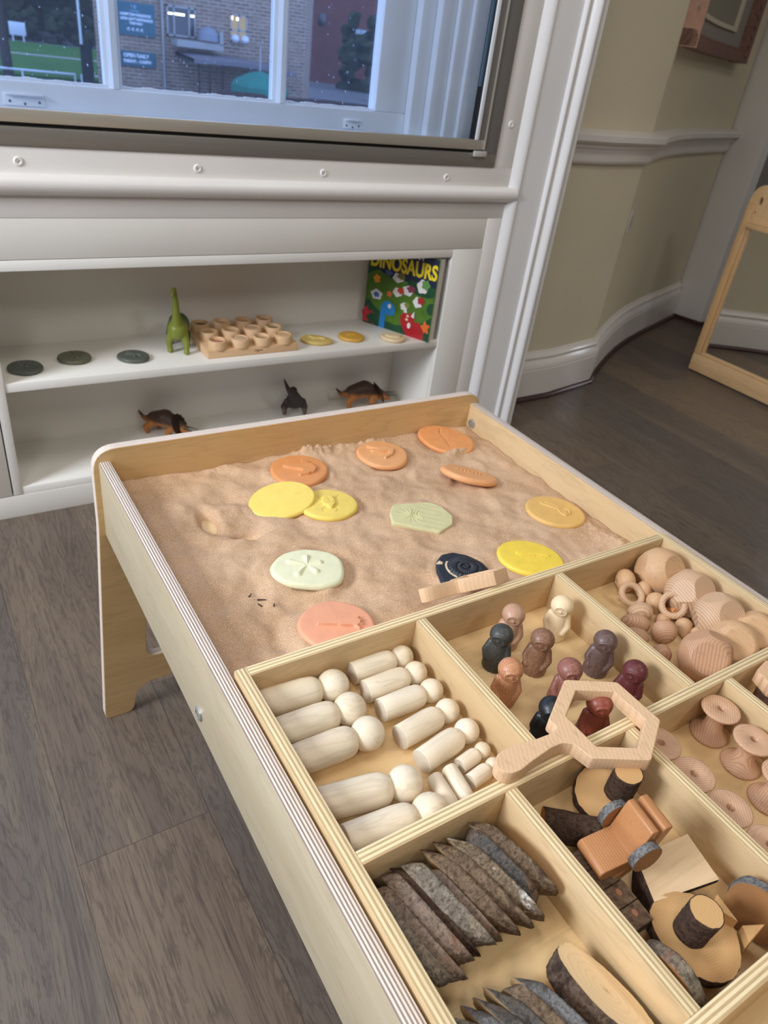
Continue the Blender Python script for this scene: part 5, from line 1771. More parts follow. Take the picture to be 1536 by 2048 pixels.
for p in SPM.polygons: p.use_smooth = True
SPM.set_sharp_from_angle(angle=R(50))
SPL = [('wooden spool standing in the far right corner of the spool compartment', 0.5285, -0.8110), ('wooden spool standing second along the right wall of its compartment', 0.5240, -0.8600), ('wooden spool standing third along the right wall, cut off by the picture edge', 0.5100, -0.9080),
       ('wooden spool farthest along the left divider, its base hidden', 0.4160, -0.8125), ('wooden spool second along the left divider, its base hidden', 0.4160, -0.8590), ('wooden spool third along the left divider, its base hidden', 0.4160, -0.9060), ('wooden spool fourth along the left divider, nearest the camera', 0.4160, -0.9530)]
for i, (l, x, y) in enumerate(SPL):
    o = bpy.data.objects.new('wooden_spool', SPM); COL.objects.link(o)
    o.location = (x, y, FL + 0.0002); o.rotation_euler = (0, 0, i * 1.3)
    tag(o, l, 'spool', 'wooden spools')
# nut on a threaded post in the last compartment
nb = thing('wooden_bolt', 'walnut-brown threaded wooden bolt with a hexagonal head in the corner compartment', 'bolt toy', (0.6300, -0.8180, FL + 0.0002))
bm = bmesh.new()
pr = [(0, 0), (0.016, 0)]
for k in range(9): pr += [(0.016, 0.002 + k * 0.0045), (0.0178, 0.0042 + k * 0.0045)]
pr += [(0.016, 0.044), (0, 0.044)]
lathe(bm, pr, 32)
from_bm('threaded_shaft', bm, plain('walnut', S(128, 98, 82), 0.5, var=0.2, vscale=90), nb, True, (0, 0, 0), 40)
hx6 = round_poly(hexagon(0, 0, 0.0285, R(12)), 0.002, 3)
hh = curve_mesh('hexagonal_head', [hx6], 0.019, 0.001, beech('beech_end', S(226, 186, 146), S(190, 150, 122), 1.0, (0, 0, 0.2), 0.3, 0.7, 0.5, 1500), nb, (0, 0, 0.0535))

# ---------------------------------------------------------------- slices of branch
def slice_mesh(a, b, th, shear, seed, rag=0.035, n=72, ex=1.0, ez=1.0, rough=1.0):
    """oval slice standing in the y-z plane, cut obliquely (shear along y over its thickness)"""
    rr = random.Random(seed)
    ph = [rr.uniform(0, 6.28) for _ in range(6)]
    bm = bmesh.new()
    nl = 9
    rings_ = []
    for l in range(nl):
        u = l / (nl - 1) - 0.5
        ring = []
        for i in range(n):
            t = 2 * PI * i / n
            k = 1 + rag * (0.9 * math.sin(2 * t + ph[0]) + 0.6 * math.sin(3 * t + ph[1]) + 0.4 * math.sin(5 * t + ph[2]))
            k += rough * (0.030 * noise.noise(Vector((math.cos(t) * 3 + seed, math.sin(t) * 3, u * 1.5))) + 0.022 * noise.noise(Vector((math.cos(t) * 14 + seed, math.sin(t) * 14, u * 5))) + 0.012 * noise.noise(Vector((math.cos(t) * 40 + seed, math.sin(t) * 40, u * 9))))
            if 0 < l < nl - 1: k += 0.010
            cc, ss = math.cos(t), math.sin(t)
            ring.append(bm.verts.new((u * th, a * k * math.copysign(abs(cc) ** ex, cc) + shear * u, b * k * math.copysign(abs(ss) ** ez, ss))))
        rings_.append(ring)
    for p, q in zip(rings_, rings_[1:]):
        for i in range(n):
            j = (i + 1) % n
            f = bm.faces.new((p[i], p[j], q[j], q[i])); f.material_index = 0
    for ring, s in ((rings_[0], -1), (rings_[-1], 1)):
        inner_ = [bm.verts.new((v.co.x, (v.co.y - shear * (-0.5 if s < 0 else 0.5)) * 0.95 + shear * (-0.5 if s < 0 else 0.5), v.co.z * 0.95)) for v in ring]
        for i in range(n):
            j = (i + 1) % n
            f = bm.faces.new((ring[i], ring[j], inner_[j], inner_[i])); f.material_index = 1
        f = bm.faces.new(inner_); f.material_index = 1
    bmesh.ops.recalc_face_normals(bm, faces=bm.faces)
    me = bpy.data.meshes.new('slice')
    bm.to_mesh(me); bm.free()
    for p in me.polygons: p.use_smooth = (p.material_index == 0)
    return me


M_SL = rings('slice_face', S(196, 160, 116), S(160, 122, 82), 800)
# the texture of a slice face reads in its own y-z plane
def rings_yz(name, c1, c2, freq=900):
    m = Mt(name, 0.65, 0.25)
    v = m.coord()
    xyz = m.sep(v)
    n = m.noise(v, 40, 3, 0.5)
    yy = m.math('MULTIPLY', xyz[1], 0.55)
    r = m.math('SQRT', m.math('ADD', m.math('MULTIPLY', yy, yy), m.math('MULTIPLY', xyz[2], xyz[2])))
    r = m.math('ADD', r, m.math('MULTIPLY', n, 0.006))
    w = m.ramp(m.math('SINE', m.math('MULTIPLY', r, freq * 2)), [(0.3, 0.0), (1.0, 1.0)])
    pith = m.ramp(m.math('MULTIPLY', r, 60.0), [(0.18, 1.0), (0.30, 0.0)])
    b = m.mix(c1, c2, m.math('MULTIPLY', w, 0.25))
    b = m.mix(b, tuple(x * 0.55 for x in c2), m.math('MULTIPLY', pith, 0.7))
    m.col(b)
    return m.m


M_SLF = rings_yz('slice_face_tan', S(202, 168, 124), S(164, 128, 88))
M_SLP = rings_yz('slice_face_pale', S(242, 212, 166), S(220, 180, 128), 700)
YAW = R(10.5)
SL = [  # label, x, y(centre), half length, half height, thick, shear, lean, bark, seed
    ('grey slice of branch at the left end of the leaning row', 0.0500, -0.8440, 0.0470, 0.0230, 0.0120, -0.006, -26, M_BARK_G, 1),
    ('grey-brown slice of branch, second from the left in the row', 0.0620, -0.8490, 0.0480, 0.0225, 0.0115, -0.008, -25, M_BARK_R, 2),
    ('slice of branch showing its smooth cut face, third from the left', 0.0745, -0.8400, 0.0460, 0.0240, 0.0130, -0.010, -25, M_BARK_R, 3),
    ('thin dark slice of branch, fourth from the left in the row', 0.0850, -0.8400, 0.0460, 0.0225, 0.0085, -0.010, -24, M_BARK_D, 4),
    ('slice of branch with a reddish scar, fifth from the left', 0.0975, -0.8380, 0.0460, 0.0245, 0.0150, -0.014, -24, M_BARK_G, 5),
    ('mottled grey slice of branch beside the scarred one', 0.1105, -0.8450, 0.0400, 0.0225, 0.0100, -0.012, -23, M_BARK_R, 6),
    ('brown slice of branch with a pale lower edge, right of the middle', 0.1230, -0.8400, 0.0440, 0.0245, 0.0130, -0.022, -22, M_BARK_B, 7),
    ('grey-brown slice of branch left of the white-flecked one', 0.1370, -0.8400, 0.0440, 0.0250, 0.0130, -0.024, -22, M_BARK_B, 8),
    ('slice of branch with white lichen-like flecks on its bark', 0.1510, -0.8410, 0.0450, 0.0255, 0.0130, -0.022, -21, M_BARK_W, 9),
    ('slate and rust coloured slice of branch, second from the right', 0.1645, -0.8360, 0.0430, 0.0250, 0.0130, 0.004, -20, M_BARK_BL, 10),
    ('rough brown slice of branch at the right end, by the divider', 0.1785, -0.8320, 0.0430, 0.0255, 0.0140, -0.018, -20, M_BARK_B, 11)]
for l, x, y, a, b, th, sh, lean, bm_, sd in SL:
    me = slice_mesh(a, b, th * 1.12, sh, sd, 0.035, 120, 0.86, 0.58)
    o = finish('branch_slice', me, [bm_, M_SLF], None, False, (x, y, FL + b * 1.03))
    for p in me.polygons: p.use_smooth = (p.material_index == 0)
    o.rotation_euler = (0, R(lean), YAW)
    tag(o, l, 'wood slice', 'oblique slices of branch on edge')
SL2 = [('pointed slice of branch at the left of the near group', 0.0640, -0.9625, 0.0410, 0.0220, 0.0105, -0.018, -16, M_BARK_G, 21), ('small pointed slice tip just left of the near group', 0.0520, -0.9625, 0.0410, 0.0200, 0.0090, -0.014, -16, M_BARK_R, 22),
       ('grey pointed slice of branch, second tall tip of the near group', 0.0765, -0.9625, 0.0410, 0.0235, 0.0115, -0.022, -16, M_BARK_S, 23), ('slate grey pointed slice, third tall tip of the near group', 0.0895, -0.9625, 0.0410, 0.0240, 0.0115, -0.024, -16, M_BARK_BL, 24),
       ('dark pointed slice of branch, tallest tip of the near group', 0.1020, -0.9625, 0.0410, 0.0240, 0.0115, -0.024, -16, M_BARK_BL, 25), ('flaking brown slice of branch behind the smooth grey one', 0.1145, -0.9625, 0.0410, 0.0235, 0.0120, -0.008, -16, M_BARK_B, 26),
       ('long smooth grey slice of branch beside the big pale one', 0.1280, -0.9625, 0.0410, 0.0230, 0.0120, -0.020, -16, M_BARK_S, 27)]
for l, x, y, a, b, th, sh, lean, bm_, sd in SL2:
    me = slice_mesh(a, b, th * 1.12, sh, sd, 0.035, 120, 0.86, 0.58)
    o = finish('branch_slice', me, [bm_, M_SLF], None, False, (x, y, FL + b * 1.03))
    for p in me.polygons: p.use_smooth = (p.material_index == 0)
    o.rotation_euler = (0, R(lean), YAW + R(3))
    tag(o, l, 'wood slice', 'oblique slices of branch on edge')
me = slice_mesh(0.0490, 0.0255, 0.0230, 0.0, 33, 0.02, 96)
o = finish('branch_slice', me, [bark('black_brown_bark', S(78, 62, 52), S(120, 100, 84), S(54, 42, 36), 1.2), M_SLP], None, False, (0.1655, -0.9670, FL + 0.0245))
for p in me.polygons: p.use_smooth = (p.material_index == 0)
o.rotation_euler = (Matrix.Rotation(R(12), 3, 'Z') @ Matrix.Rotation(R(-62), 3, 'Y')).to_euler()
tag(o, 'big oval slice with a pale knotted face leaning on the divider', 'wood slice')

# ---------------------------------------------------------------- branch furniture
def disc_mesh(r, th, seed, n=72, sx=1.0):
    me = slice_mesh(r * sx, r, th, 0.0, seed, 0.03, n)
    me.transform(Matrix.Rotation(R(-90), 4, 'Y'))
    return me


def log_mesh(r, L, seed, n=48):
    rr = random.Random(seed)
    bm = bmesh.new()
    nl = 14
    rings_ = []
    ph = rr.uniform(0, 6)
    for l in range(nl):
        z = L * l / (nl - 1)
        ring = []
        for i in range(n):
            t = 2 * PI * i / n
            k = 1 + 0.03 * math.sin(2 * t + ph) + 0.05 * noise.noise(Vector((math.cos(t) * 2 + seed, math.sin(t) * 2, z * 40))) + 0.03 * noise.noise(Vector((math.cos(t) * 8 + seed, math.sin(t) * 8, z * 160)))
            ring.append(bm.verts.new((r * k * math.cos(t), r * k * math.sin(t), z)))
        rings_.append(ring)
    for p, q in zip(rings_, rings_[1:]):
        for i in range(n):
            j = (i + 1) % n
            bm.faces.new((p[i], p[j], q[j], q[i]))
    for ring in (rings_[0], rings_[-1]):
        inner_ = [bm.verts.new((v.co.x * 0.94, v.co.y * 0.94, v.co.z)) for v in ring]
        for i in range(n):
            j = (i + 1) % n
            bm.faces.new((ring[i], ring[j], inner_[j], inner_[i]))
        f = bm.faces.new(inner_); f.material_index = 1
    bmesh.ops.recalc_face_normals(bm, faces=bm.faces)
    me = bpy.data.meshes.new('log')
    bm.to_mesh(me); bm.free()
    return me


def put(name, me, mats, parent, loc, rot=(0, 0, 0)):
    o = finish(name, me, mats, parent, False, loc)
    for p in me.polygons: p.use_smooth = (p.material_index == 0)
    o.rotation_euler = rot
    return o


# toy table: slice with a log standing on it, near end
t = thing('toy_log_table', 'round slice of wood with a short dark log standing on it, at the near end', 'toy table', (0.2800, -0.9715, FL + 0.0220))
t.rotation_euler = (R(4), R(-3), 0)
put('slice_top', disc_mesh(0.0365, 0.0135, 41, sx=1.08), [M_BARK_D, M_RINGS], t, (0, 0, 0.0067), (0, 0, 0.5))
put('log_post', log_mesh(0.0148, 0.0400, 42), [M_BARK_D, M_RINGS], t, (-0.0035, 0.0045, 0.0136))
# the same kind at the far end, tipped to the left
t = thing('toy_log_table', 'tipped slice of wood with a dark log on it, under the magnifier', 'toy table', (0.3240, -0.8200, FL + 0.0190))
t.rotation_euler = (Matrix.Rotation(R(-15), 3, 'Y') @ Matrix.Rotation(R(10), 3, 'X')).to_euler()
put('slice_top', disc_mesh(0.0300, 0.0140, 43, sx=1.05), [M_BARK_D, M_RINGS], t, (0, 0, 0.0), (0, 0, 1.1))
put('log_post', log_mesh(0.0150, 0.0360, 44), [M_BARK_D, M_RINGS], t, (0.0120, -0.0090, 0.0070), (R(-8), R(14), 0))
o = put('short_log', log_mesh(0.0165, 0.0580, 45), [M_BARK_D, rings('log_end_amber', S(176, 116, 60), S(140, 84, 40))], None, (0.2400, -0.8150, FL + 0.0175), (0, 0, 0))
o.rotation_euler = Vector((0.75, -0.66, 0.04)).to_track_quat('Z', 'Y').to_euler()
tag(o, 'short dark log lying on its side with an amber cut end, by the left divider', 'log')
# small armchair made of beech with slice armrests
M_CHAIR = beech('tan_polished_wood', S(186, 130, 84), S(150, 98, 60), 1.0, (0, 0, 0.3), 0.25, 0.45, 0.4, 800)
t = thing('toy_armchair', 'small tan wooden toy armchair with two bark-edged slices as armrests', 'toy chair', (0.2550, -0.8830, FL + 0.0400))
t.rotation_euler = (0, 0, R(-9))
SW = 0.0365
seat_pts = round_poly([(-0.0270, 0.0180), (0.0090, 0.0240), (0.0180, 0.0600), (0.0270, 0.0600), (0.0215, 0.0180), (0.010, 0.0090), (-0.0240, 0.0030)], [0.008, 0.001, 0.0042, 0.0042, 0.010, 0.010, 0.008], 6)


def xz_extrude(name, pts, w, m, parent, loc=(0, 0, 0)):
    o = curve_mesh(name, [pts], w, 0.0012, m, parent)
    o.matrix_local = Matrix.Translation(loc) @ Matrix(((1, 0, 0, 0), (0, 0, -1, 0), (0, 1, 0, 0), (0, 0, 0, 1)))
    return o


xz_extrude('seat', seat_pts, SW, M_CHAIR, t)
xz_extrude('rear_slab', round_poly([(0.0330, 0.0600), (0.0440, 0.0600), (0.0300, 0.0150), (-0.0020, -0.0140), (-0.0110, -0.0060), (0.0200, 0.0220)], [0.0045, 0.0045, 0.012, 0.006, 0.006, 0.012], 6), SW, M_CHAIR, t)
for s_, sd in ((-1, 51), (1, 52)):
    me = disc_mesh(0.0160, 0.0080, sd)
    me.transform(Matrix.Rotation(R(90), 4, 'X'))
    put('armrest_slice', me, [M_BARK_S, M_RINGS_D], t, (0.0150, s_ * (SW / 2 + 0.0050), 0.0330))
# dark tile path
M_TILE = bark('charred_wood', S(104, 80, 64), S(134, 112, 90), S(78, 60, 48), 0.6, 0.25)
t = thing('toy_path', 'strip of four dark square tiles with round pegs, toward the left divider', 'toy path', (0.2400, -0.9030, FL + 0.0275))
t.rotation_euler = (R(2), R(-3), R(-2))
for k in range(4):
    y = 0.0310 - 0.0206 * k
    bm = bmesh.new(); add_box(bm, -0.0150, 0.0150, -0.0099, 0.0099, 0, 0.0110, 0.0006)
    tl = from_bm('tile', bm, M_TILE, t, True, (0.0, y, 0), 30)
    bm = bmesh.new(); lathe(bm, [(0, 0.0010), (0.0028, 0.0008), (0.0030, 0)], 18, Matrix.Diagonal((0.9, 1.2, 1, 1)))
    from_bm('peg', bm, plain('peg_' + str(k), S(170, 118, 88), 0.6), tl, True, (0.0030, 0.002, 0.0109), 40)
bm = bmesh.new(); add_box(bm, -0.013, 0.013, -0.0410, 0.0410, -0.003, -0.0002, 0.0005)
from_bm('backing_strip', bm, M_TILE, t)
# half log with a flat pale top
bm = bmesh.new()
qd = [(0.2850, -0.8950), (0.3540, -0.9020), (0.3420, -0.9495), (0.2660, -0.9340)]
cx, cy = 0.312, -0.921
nn = 9
rows = []
top_z = 0.0380
for i in range(nn):
    u = i / (nn - 1)
    row = []
    for j in range(13):
        w_ = j / 12
        a = Vector(qd[0]).lerp(Vector(qd[3]), w_); b = Vector(qd[1]).lerp(Vector(qd[2]), w_)
        p = a.lerp(b, u)
        zb = top_z - 0.005 - 0.030 * math.sin(PI * w_) ** 0.7 * (1 + 0.05 * noise.noise(Vector((p.x * 90, p.y * 90, 0))))
        row.append((p.x - cx, p.y - cy, zb))
    rows.append(row)
tv = [[bm.verts.new((p[0], p[1], top_z)) for p in row] for row in rows]
bv = [[bm.verts.new(p) for p in row] for row in rows]
for i in range(nn - 1):
    for j in range(12):
        f = bm.faces.new((tv[i][j], tv[i + 1][j], tv[i + 1][j + 1], tv[i][j + 1])); f.material_index = 1
        bm.faces.new((bv[i][j], bv[i][j + 1], bv[i + 1][j + 1], bv[i + 1][j]))
for j in range(12):
    f = bm.faces.new((tv[0][j], tv[0][j + 1], bv[0][j + 1], bv[0][j])); f.material_index = 0
    f = bm.faces.new((tv[-1][j + 1], tv[-1][j], bv[-1][j], bv[-1][j + 1])); f.material_index = 1
for i in range(nn - 1):
    bm.faces.new((tv[i + 1][0], tv[i][0], bv[i][0], bv[i + 1][0]))
    bm.faces.new((tv[i][-1], tv[i + 1][-1], bv[i + 1][-1], bv[i][-1]))
hl = from_bm('half_log', bm, [M_BARK_D, ply_face('pale_split_wood', S(232, 202, 162), S(214, 180, 138), 'X', 0.5, 0.9)], None, False, (cx, cy, FL), None)
tag(hl, 'half log with a flat pale top face and dark bark beneath', 'half log')
# wedges, leaning slices
M_WEDGE = ply_face('wedge_wood', S(218, 172, 116), S(196, 148, 94), 'X', 0.5, 0.8)


def wedge(label, tri, z0, z1, m_side):
    bm = bmesh.new()
    cx_ = sum(p[0] for p in tri) / 3; cy_ = sum(p[1] for p in tri) / 3
    lo = [bm.verts.new((x - cx_, y - cy_, 0)) for x, y in tri]; hi = [bm.verts.new((x - cx_, y - cy_, z1 - z0)) for x, y in tri]
    for i in range(3):
        f = bm.faces.new((lo[i], lo[(i + 1) % 3], hi[(i + 1) % 3], hi[i])); f.material_index = 1 if i == 2 else 0
    bm.faces.new(lo); bm.faces.new(list(reversed(hi)))
    bmesh.ops.bevel(bm, geom=list(bm.edges), offset=0.0006, segments=1, affect='EDGES')
    o = from_bm('wood_wedge', bm, [M_WEDGE, m_side], None, False, (cx_, cy_, z0), None)
    return tag(o, label, 'wedge', 'split wood wedges')


wedge('triangular split wood wedge behind the near log table', [(0.3195, -0.9600), (0.3050, -0.9640), (0.3150, -0.9860)], FL + 0.0002, FL + 0.048, M_WEDGE)
wedge('bark-backed wedge of split wood right of the near log table', [(0.3190, -0.9890), (0.3120, -1.0020), (0.3400, -0.9990)], FL + 0.0002, FL + 0.043, M_BARK_D)
wedge('dark wedge tip under the near log table, in the near left corner', [(0.2330, -1.0040), (0.2450, -1.0140), (0.2560, -1.0060)], FL + 0.0002, FL + 0.020, M_BARK_D)
o = put('leaning_slice', disc_mesh(0.0290, 0.0110, 61), [M_BARK_S, M_RINGS_D], None, (0.3570, -0.9860, FL + 0.0290))
o.rotation_euler = (Matrix.Rotation(R(16), 3, 'Z') @ Matrix.Rotation(R(-80), 3, 'Y')).to_euler()
tag(o, 'round slice of wood with dark bark leaning on the right divider behind the wedges', 'wood slice')
o = put('leaning_slice', disc_mesh(0.0300, 0.0130, 62), [bark('mottled_bark', S(110, 98, 84), S(156, 142, 122), S(136, 88, 62)), M_RINGS_D], None, (0.2285, -0.9860, FL + 0.0310))
o.rotation_euler = (Matrix.Rotation(R(4), 3, 'Z') @ Matrix.Rotation(R(84), 3, 'Y')).to_euler()
tag(o, 'round slice with mottled bark standing on edge against the left divider', 'wood slice')

# ================================================================ ON THE SHELVES
SZ = 0.3868 + 0.0002
BZ = 0.0893 + 0.0002
M_GREYST = resin('dark_green_grey_stone', S(86, 92, 84), 0.3, 0.45, 0, 1300, 1.3)
M_GREYST2 = resin('olive_grey_stone', S(96, 98, 78), 0.3, 0.45, 0, 1300, 1.3)
paw = [(P_((0, -6), (0, -7)), 7 * mm, 6 * mm, 3 * mm, 2.5 * mm)]
paw = [(P_((-8, -4), (-8, 0)), 6 * mm, 6 * mm, 3.4 * mm, 2.5 * mm), (P_((8, -4), (8, 0)), 6 * mm, 6 * mm, 3.4 * mm, 2.5 * mm), (P_((-20, 10), (-24, 14)), 4 * mm, 3 * mm, 3 * mm, 2 * mm), (P_((20, 10), (24, 14)), 4 * mm, 3 * mm, 3 * mm, 2 * mm), (P_((-9, 14), (-10, 19)), 4 * mm, 3 * mm, 3 * mm, 2 * mm), (P_((9, 14), (10, 19)), 4 * mm, 3 * mm, 3 * mm, 2 * mm)]
tri = [(P_((-16, 20), (-2, 6), (4, -6), (0, -18)), 3 * mm, 3.6 * mm, 3 * mm, 2 * mm), (P_((14, 22), (4, 6), (8, -4), (16, -12)), 3 * mm, 3.2 * mm, 3 * mm, 2 * mm)]
leafp = [(P_((-22, 8), (0, 2)), 1.5 * mm, 3.5 * mm, 3 * mm, 2 * mm), (P_((-20, -8), (2, 0)), 1.5 * mm, 3.5 * mm, 3 * mm, 2 * mm), (P_((0, 2), (22, -4)), 3.5 * mm, 1.5 * mm, 3 * mm, 2 * mm), (P_((2, 0), (10, -16)), 3.5 * mm, 1.5 * mm, 3 * mm, 2 * mm)]
GS = 'castings on the upper shelf'
casting('dark grey-green casting with a raised paw print at the left end of the shelf', (0.0150, 0.8850, SZ), 0.0430, 0.0440, RZ, 0.0110, mk(paw), M_GREYST, seed=71, group=GS, nr=40, seg=96)
casting('olive grey casting with a two-pronged raised print, second on the shelf', (0.1440, 0.9230, SZ), 0.0430, 0.0430, RZ, 0.0110, mk(tri), M_GREYST2, seed=72, group=GS, nr=40, seg=96)
casting('grey-green casting with raised pointed leaf shapes, left of the green dinosaur', (0.2930, 0.8930, SZ), 0.0430, 0.0420, RZ, 0.0110, mk(leafp), M_GREYST, seed=73, group=GS, nr=40, seg=96)
casting('mustard teardrop-shaped casting right of the block of wooden cups', (0.8640, 0.8880, SZ), 0.0530, 0.0400, RZ, 0.0120, mk([(P_((-22, 8), (-10, -4), (6, 2), (24, -2)), 6 * mm, 3 * mm, 3 * mm, 4 * mm)]), resin('mustard_stone', S(206, 178, 104), 0.2, 0.5, 0, 1300, 1.1),
        outline=lambda th: 1.0 - 0.30 * np.clip(np.cos(th), 0, 1) ** 6 * 0 - 0.22 * (1 + np.cos(th)) / 2 * np.abs(np.sin(th)) + 0.02 * np.sin(3 * th), seed=74, group=GS, nr=40, seg=96)
casting('golden ochre casting with a small raised bone, between the mustard and the cream one', (0.9930, 0.8930, SZ), 0.0430, 0.0420, RZ, 0.0110, mk([(P_((-14, -8), (12, 8)), 3 * mm, 2 * mm, 2.5 * mm, 2 * mm)]), resin('ochre_stone', S(206, 158, 62), 0.2, 0.45, 0, 1300, 1.1), seed=75, group=GS, nr=40, seg=96)
casting('cream casting at the foot of the dinosaur book', (1.1280, 0.8500, SZ), 0.0420, 0.0380, RZ, 0.0120, mk([(P_((-8, 0), (8, 0)), 20 * mm, 18 * mm, 3.5 * mm, 5 * mm)]), resin('cream_stone', S(220, 196, 156), 0.2, 0.55, 0, 1300, 1.08), seed=76, wob=0.04, group=GS, nr=40, seg=96)

# block with twelve wooden cups
M_CUPW = ply_face('rubber_wood', S(224, 188, 148), S(210, 172, 130), 'X', 0.55, 0.6)
cb = thing('cup_board', 'flat wooden block, the base of twelve small wooden cups', 'board', (0.632, 0.93, SZ))
bm = bmesh.new(); add_box(bm, -0.1445, 0.1430, -0.0930, 0.1180, 0, 0.0235, 0.003)
from_bm('base_block', bm, M_CUPW, cb, True, (0, 0, 0), 40)
bm = bmesh.new()
for (a, b) in (((-0.012, 0), (-0.006, 0.002)), ((-0.006, 0.002), (0.0, -0.001)), ((0.0, 0.001), (0.006, 0.0022)), ((0.006, 0.001), (0.012, 0.0)), ((-0.003, 0), (-0.002, -0.004))):
    add_capsule(bm, (a[0], 0, a[1]), (b[0], 0, b[1]), 0.0012, 0.0012, 6)
br = from_bm('brand_mark', bm, plain('burnt_mark', S(60, 44, 34), 0.8), cb, True, (0.012, -0.0930, 0.0120))
br.scale = (1, 0.3, 1)
INS = [S(90, 74, 60), S(196, 160, 124), S(200, 164, 126), S(180, 144, 108), S(196, 158, 120), S(204, 168, 132), S(208, 172, 136), S(120, 124, 112), S(190, 126, 108), S(214, 184, 148), S(178, 150, 118), S(212, 176, 130)]
CN = ['dark-lined', 'plain', 'plain', 'brown-lined', 'plain', 'plain', 'flat-topped', 'grey-lined', 'pink-lined', 'domed', 'cork-lined', 'yellowish']
k = 0
for r_ in range(3):
    for c_ in range(4):
        x = 0.5270 + 0.0692 * c_ - 0.001 * r_; y = 1.0080 - 0.0735 * r_
        t = thing('wooden_cup', '%s wooden cup in the %s row of the cup block, %s' % (CN[k], ('back', 'middle', 'front')[r_], ('left end', 'second from the left', 'third from the left', 'right end')[c_]), 'cup', (x, y, SZ + 0.0236), 0, 'wooden cups on the block')
        bm = bmesh.new(); lathe(bm, [(0.0215, 0.007), (0.0215, 0.0230), (0.0225, 0.0242), (0.0260, 0.0242), (0.0275, 0.0230), (0.0280, 0.0), (0.0, 0.0), (0, 0.008)], 36)
        from_bm('ring', bm, M_CUPW, t, True, (0, 0, 0), 50)
        bm = bmesh.new()
        top = 0.0220 if CN[k] in ('flat-topped', 'domed', 'yellowish') else 0.0155
        lathe(bm, [(0, top + (0.002 if CN[k] == 'domed' else 0)), (0.012, top + 0.0005), (0.0214, top - 0.0008), (0.0214, 0.0085), (0, 0.0085)], 30)
        from_bm('lining', bm, plain('cup_lining_%d' % k, INS[k], 0.7, var=0.15, vscale=150), t, True, (0, 0, 0), 50)
        k += 1

# green long-necked dinosaur
def dino_mat(name, c_back, c_side, zlo, zhi, c3=None):
    m = Mt(name, 0.45, 0.4)
    xyz = m.sep(m.coord())
    n = m.noise(m.coord(), 60, 4, 0.6)
    f = m.math('ADD', m.math('DIVIDE', m.math('SUBTRACT', xyz[2], zlo), zhi - zlo), m.math('MULTIPLY', m.math('SUBTRACT', n, 0.5), 0.9))
    b = m.mix(c_side, c_back, m.ramp(f, [(0.3, 0.0), (0.7, 1.0)]))
    fine = m.noise(m.coord(), 500, 2, 0.6)
    b = m.mix(b, tuple(x * 0.6 for x in c_side), m.math('MULTIPLY', m.ramp(fine, [(0.5, 0.0), (0.75, 1.0)]), 0.4))
    m.col(b)
    m.bump(m.math('ADD', fine, n), 0.35, 0.001)
    return m.m


M_GD = Mt('green_dinosaur', 0.4, 0.45)
_x = M_GD.sep(M_GD.coord())
_n = M_GD.noise(M_GD.coord(), 45, 4, 0.6)
_f = M_GD.math('ADD', M_GD.math('MULTIPLY', M_GD.math('ADD', _x[1], 0.012), 32.0), M_GD.math('MULTIPLY', _n, 0.8))
M_GD.col(M_GD.mix(S(126, 134, 52), S(46, 84, 34), M_GD.ramp(_f, [(0.1, 0.0), (0.95, 1.0)])))
M_GD.bump(M_GD.noise(M_GD.coord(), 420, 3), 0.3, 0.0008)
bm = bmesh.new()
# local frame: faces -y; belly, neck, head, tail, four legs
add_capsule(bm, (0, -0.022, 0.060), (0.004, 0.035, 0.058), 0.0275, 0.0300, 20)
add_capsule(bm, (0, -0.026, 0.066), (-0.002, -0.036, 0.100), 0.0200, 0.0115, 16)
add_capsule(bm, (-0.002, -0.036, 0.100), (-0.003, -0.040, 0.140), 0.0115, 0.0082, 14)
add_capsule(bm, (-0.003, -0.040, 0.140), (-0.006, -0.044, 0.168), 0.0082, 0.0072, 14)
add_capsule(bm, (-0.006, -0.044, 0.168), (-0.009, -0.056, 0.163), 0.0078, 0.0050, 12)
add_capsule(bm, (-0.009, -0.056, 0.163), (-0.010, -0.061, 0.158), 0.0050, 0.0042, 10)
add_capsule(bm, (-0.006, -0.046, 0.172), (-0.008, -0.051, 0.171), 0.0050, 0.0040, 10)
add_capsule(bm, (0.004, 0.04, 0.058), (0.010, 0.085, 0.036), 0.0200, 0.0110, 14)
add_capsule(bm, (0.010, 0.085, 0.036), (0.000, 0.130, 0.018), 0.0110, 0.0040, 12)
for sx, y0, kx, ky, fx_, fy in ((-1, -0.024, -0.024, -0.028, -0.0215, -0.026), (1, -0.024, 0.024, -0.034, 0.0230, -0.040), (-1, 0.036, -0.024, 0.038, -0.020, 0.044), (1, 0.036, 0.027, 0.032, 0.026, 0.022)):
    add_capsule(bm, (sx * 0.014, y0, 0.052), (kx, ky, 0.030), 0.0150, 0.0090, 12)
    add_capsule(bm, (kx, ky, 0.030), (fx_, fy, 0.0085), 0.0088, 0.0075, 12)
    add_capsule(bm, (fx_, fy, 0.0065), (fx_, fy - 0.005, 0.0060), 0.0086, 0.0060, 12)
me = remeshed('toy_dinosaur', bm, 0.0017, 4)
o = finish('toy_dinosaur', me, M_GD.m, None, True, (0.4330, 0.9330, SZ - 0.0002))
o.scale = (1.02, 1.0, 1.10)
o.rotation_euler = (0, 0, R(-18))
tag(o, 'green long-necked toy dinosaur standing on the upper shelf', 'toy dinosaur')


